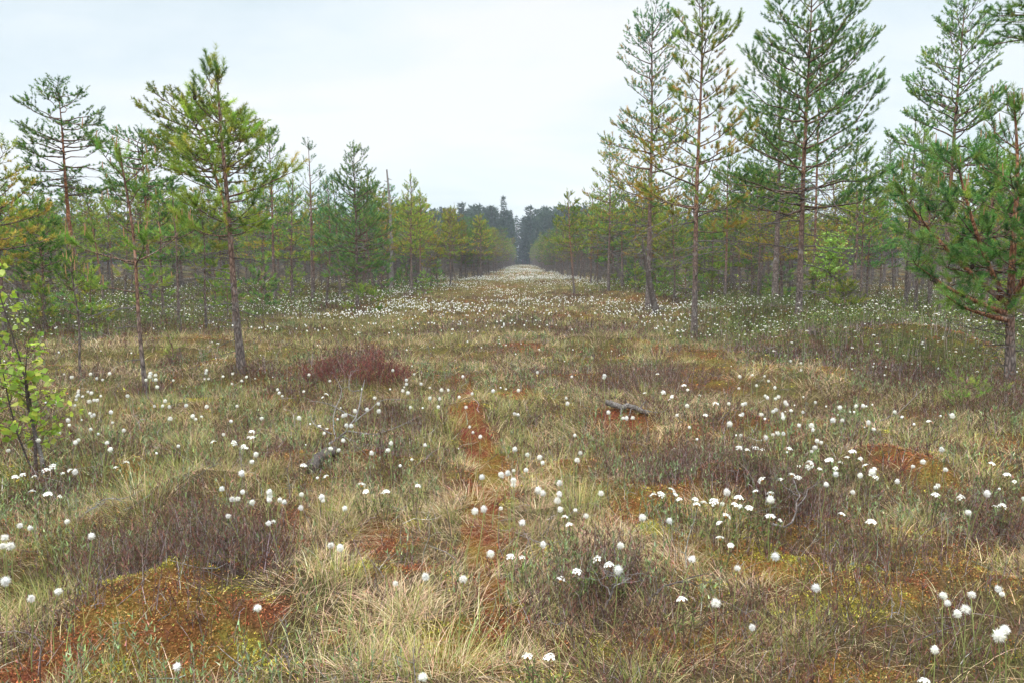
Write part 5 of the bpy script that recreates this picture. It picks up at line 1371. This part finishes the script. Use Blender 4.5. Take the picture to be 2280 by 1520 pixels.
    branch_thing('dead_snag', 'blackish leaning dead trunk with drooping twigs close behind the inner tall pine', 'dead tree', lines, (.085, .068, .06), (x, y, z), parts={'trunk': lines[:1], 'branch_stub': lines[1:]})
    # the red brown heather bush
    x, y = at(800, 872); z = h1(x, y)
    root = thing('heather_bush', 'rounded red brown heather bush beside the forked dead branch', 'heather', (x, y, z))
    b = Bag(); n = 240
    a = rng.uniform(0, 6.28, n); r = np.sqrt(rng.random(n)); edge_ = .55 + .8 * vnoise(a * 1.6, a * 0, 231); bx, by = r * .66 * edge_ * np.cos(a), r * .44 * edge_ * np.sin(a)
    b0 = np.stack([bx, by, np.full(n, -.03)], 1); hh = rng.uniform(.18, .42, n) * (1.15 - .5 * r) * (.6 + .8 * vnoise(bx / .18 + 9, by / .18 + 9, 233))
    V, C, T, Q = blades(b0, a, .5 * r + rng.normal(0, .15, n), rng.normal(0, .3, n), hh, .005, pick(PAL_HTWIG, n, rng), 3, twist=rng.uniform(0, 3, n), clampz=False); b.add(V, C, T, Q)
    obj('stem', b.build('stem', M_SHRUB), root)
    b = Bag(); k = np.repeat(np.arange(n), 34); q = len(k); t = rng.uniform(.25, 1.05, q)
    P = b0[k] + np.stack([np.cos(a[k]) * np.sin(.5 * r[k]) * hh[k] * t, np.sin(a[k]) * np.sin(.5 * r[k]) * hh[k] * t, np.cos(.5 * r[k]) * hh[k] * t], 1) + rng.normal(0, .02, (q, 3))
    V, C, T, Q = blades(P, rng.uniform(0, 6.28, q), rng.uniform(.1, 1.0, q), 0, rng.uniform(.025, .055, q), .007, pick([(.15, .048, .042, 3), (.10, .042, .042, 2.5), (.19, .075, .052, 1.3), (.07, .045, .04, 1.3), (.12, .11, .05, .5)], q, rng), 1, twist=rng.uniform(0, 3, q), clampz=False); b.add(V, C, T, Q)
    obj('foliage', b.build('foliage', M_SHRUB), root)

LANDMARKS += [(730, 1028, 'the broken log end'), (812, 880, 'the forked grey branch'), (1400, 937, 'the log on the red hummock'), (800, 840, 'the red brown heather bush'), (540, 850, 'foot of the bushy pointed pine'),
    (322, 880, 'foot of the thin young pine'), (180, 855, 'foot of the short young pine'), (80, 1080, "the nearest birch's foot"), (1545, 756, "the tall airy pine's foot"), (2250, 890, "the forked pine's foot"), (1776, 748, "the largest green pine's foot"),
    (1068, 1190, 'the widest red patch of the path'), (1050, 950, "the path's far red patch"), (1085, 1100, "the path's yellow patch"), (1370, 1010, 'the bright green sedge tuft'), (1660, 1190, 'the yellow green moss patch'),
    (1620, 1120, 'the dark heather hollow'), (1760, 1150, 'the crooked root-like branch'), (1500, 1300, 'the dark arching branch'), (2000, 1062, 'the dark red moss mound'), (330, 1380, 'the big orange moss mound'), (440, 915, 'the yellow moss by thin pine'),
    (640, 1050, 'the orange moss at broken log'), (260, 1130, 'the curved grey twig'), (2150, 935, 'the pine seedling'), (1750, 835, 'the yellow brown mound'), (1372, 1310, 'the upright twiggy dead stem'), (2280, 1520, 'the corner below the forked pine'),
    (0, 1250, 'the picture edge below the birch'), (1000, 1490, 'the frame edge before the path'), (1740, 890, 'the thickest cotton cluster'), (2010, 910, 'the slanting grey stick'), (1150, 885, 'the small far red patch'), (230, 900, 'the drift beyond the birch'),
    (2230, 1090, 'the picture edge below the forked pine'), (1230, 870, 'the pale grass beyond the path'), (640, 1100, 'the sedge before broken log'), (1290, 1110, 'the sedge right of the path'.replace('right of', 'beside')), (1600, 850, 'the drift behind the log'), (1030, 835, 'the gap past heather bush')]

# ------------------------------------------------------------------ sky, sun, camera
def build_light():
    w = bpy.data.worlds.new('World'); sc.world = w; w.use_nodes = True
    nt = w.node_tree; N, L = nt.nodes, nt.links; N.clear()
    out = N.new('ShaderNodeOutputWorld'); bg = N.new('ShaderNodeBackground'); bg.inputs['Strength'].default_value = .1
    sky = N.new('ShaderNodeTexSky'); sky.sky_type = 'NISHITA'; sky.sun_disc = False
    EL, ROT = math.radians(52), math.radians(205)
    sky.sun_elevation = EL; sky.sun_rotation = ROT; sky.dust_density = 2.0
    tc = N.new('ShaderNodeTexCoord'); sx = N.new('ShaderNodeSeparateXYZ'); L.new(tc.outputs['Generated'], sx.inputs[0])
    # cloud layer seen in perspective: direction projected on a level plane
    ad = N.new('ShaderNodeMath'); ad.operation = 'ADD'; ad.inputs[1].default_value = .22; L.new(sx.outputs['Z'], ad.inputs[0])
    mxm = N.new('ShaderNodeMath'); mxm.operation = 'MAXIMUM'; mxm.inputs[1].default_value = .06; L.new(ad.outputs[0], mxm.inputs[0])
    dx = N.new('ShaderNodeMath'); dx.operation = 'DIVIDE'; dy = N.new('ShaderNodeMath'); dy.operation = 'DIVIDE'
    L.new(sx.outputs['X'], dx.inputs[0]); L.new(mxm.outputs[0], dx.inputs[1]); L.new(sx.outputs['Y'], dy.inputs[0]); L.new(mxm.outputs[0], dy.inputs[1])
    cb = N.new('ShaderNodeCombineXYZ'); L.new(dx.outputs[0], cb.inputs[0]); L.new(dy.outputs[0], cb.inputs[1])
    mp = N.new('ShaderNodeMapping'); mp.inputs['Scale'].default_value = (.55, .9, 1); mp.inputs['Location'].default_value = (SKY_OFF[0], SKY_OFF[1], 0); L.new(cb.outputs[0], mp.inputs['Vector'])
    no = N.new('ShaderNodeTexNoise'); no.inputs['Scale'].default_value = 1.15; no.inputs['Detail'].default_value = 7; no.inputs['Roughness'].default_value = .55; no.inputs['Distortion'].default_value = .5
    L.new(mp.outputs[0], no.inputs['Vector'])
    cr = N.new('ShaderNodeValToRGB'); e = cr.color_ramp.elements
    e[0].position = .36; e[0].color = (4.0, 4.65, 5.0, 1); e[1].position = .60; e[1].color = (5.35, 5.45, 5.5, 1)
    m_ = cr.color_ramp.elements.new(.48); m_.color = (4.8, 5.25, 5.5, 1)
    L.new(no.outputs[0], cr.inputs[0])
    mix = N.new('ShaderNodeMix'); mix.data_type = 'RGBA'; mix.inputs['Factor'].default_value = .93
    # an overcast sky is brightest overhead
    zr = N.new('ShaderNodeMapRange'); zr.interpolation_type = 'SMOOTHSTEP'; zr.inputs['From Min'].default_value = .3; zr.inputs['From Max'].default_value = .85; zr.inputs['To Min'].default_value = 1; zr.inputs['To Max'].default_value = 4.6
    L.new(sx.outputs['Z'], zr.inputs['Value'])
    vs = N.new('ShaderNodeVectorMath'); vs.operation = 'SCALE'; L.new(cr.outputs[0], vs.inputs[0]); L.new(zr.outputs[0], vs.inputs['Scale'])
    L.new(sky.outputs[0], mix.inputs['A']); L.new(vs.outputs[0], mix.inputs['B']); L.new(mix.outputs['Result'], bg.inputs['Color']); L.new(bg.outputs[0], out.inputs['Surface'])
    ld = bpy.data.lights.new('sun', 'SUN'); ld.energy = 1.5; ld.angle = math.radians(20); ld.color = (1, .97, .92)
    lo = bpy.data.objects.new('sun', ld); COL.objects.link(lo)
    d = Vector((math.sin(ROT) * math.cos(EL), math.cos(ROT) * math.cos(EL), math.sin(EL)))
    lo.rotation_euler = d.to_track_quat('Z', 'Y').to_euler(); lo.location = (0, 0, 30)

SKY_OFF = (3.1, 1.7)

def build_haze():
    m, nt, N, L = new_mat('haze_air'); out = N.new('ShaderNodeOutputMaterial'); v = N.new('ShaderNodeVolumePrincipled')
    v.inputs['Color'].default_value = (.80, .88, 1.0, 1); v.inputs['Density'].default_value = HAZE; v.inputs['Anisotropy'].default_value = 0
    L.new(v.outputs[0], out.inputs['Volume'])
    x0, x1, y0, y1, z0, z1 = -270, 280, -12, 330, -1.6, 30
    V = [(x, y, z) for z in (z0, z1) for y in (y0, y1) for x in (x0, x1)]
    Q = [(0, 2, 3, 1), (4, 5, 7, 6), (0, 1, 5, 4), (2, 6, 7, 3), (0, 4, 6, 2), (1, 3, 7, 5)]
    o = obj('haze', mesh('haze', V, None, Q, None, m), kind='stuff', label='thin pale air that veils the far forest')

HAZE = .00045

def build_camera():
    cd = bpy.data.cameras.new('camera'); co = bpy.data.objects.new('camera', cd); COL.objects.link(co)
    cd.lens = LENS; cd.sensor_width = 36; cd.clip_end = 3000; cd.clip_start = .05
    co.location = (0, 0, CZ); co.rotation_euler = (math.pi / 2 - PITCH, 0, 0)
    sc.camera = co
    sc.view_settings.view_transform = 'Standard'; sc.view_settings.look = 'None'; sc.view_settings.exposure = EXPOSURE; sc.view_settings.gamma = 1
    sc.render.engine = 'CYCLES'
    c = sc.cycles; c.max_bounces = 5; c.diffuse_bounces = 3; c.glossy_bounces = 1; c.transmission_bounces = 3; c.transparent_max_bounces = 4; c.volume_bounces = 0
    c.use_denoising = True; c.caustics_reflective = False; c.caustics_refractive = False

EXPOSURE = 0.9

build_ground(); build_path(); build_grass(); build_moss(); build_flowers(); build_trees(); build_heather(); build_litter(); build_forest(); build_woods(); build_haze(); build_light(); build_camera()
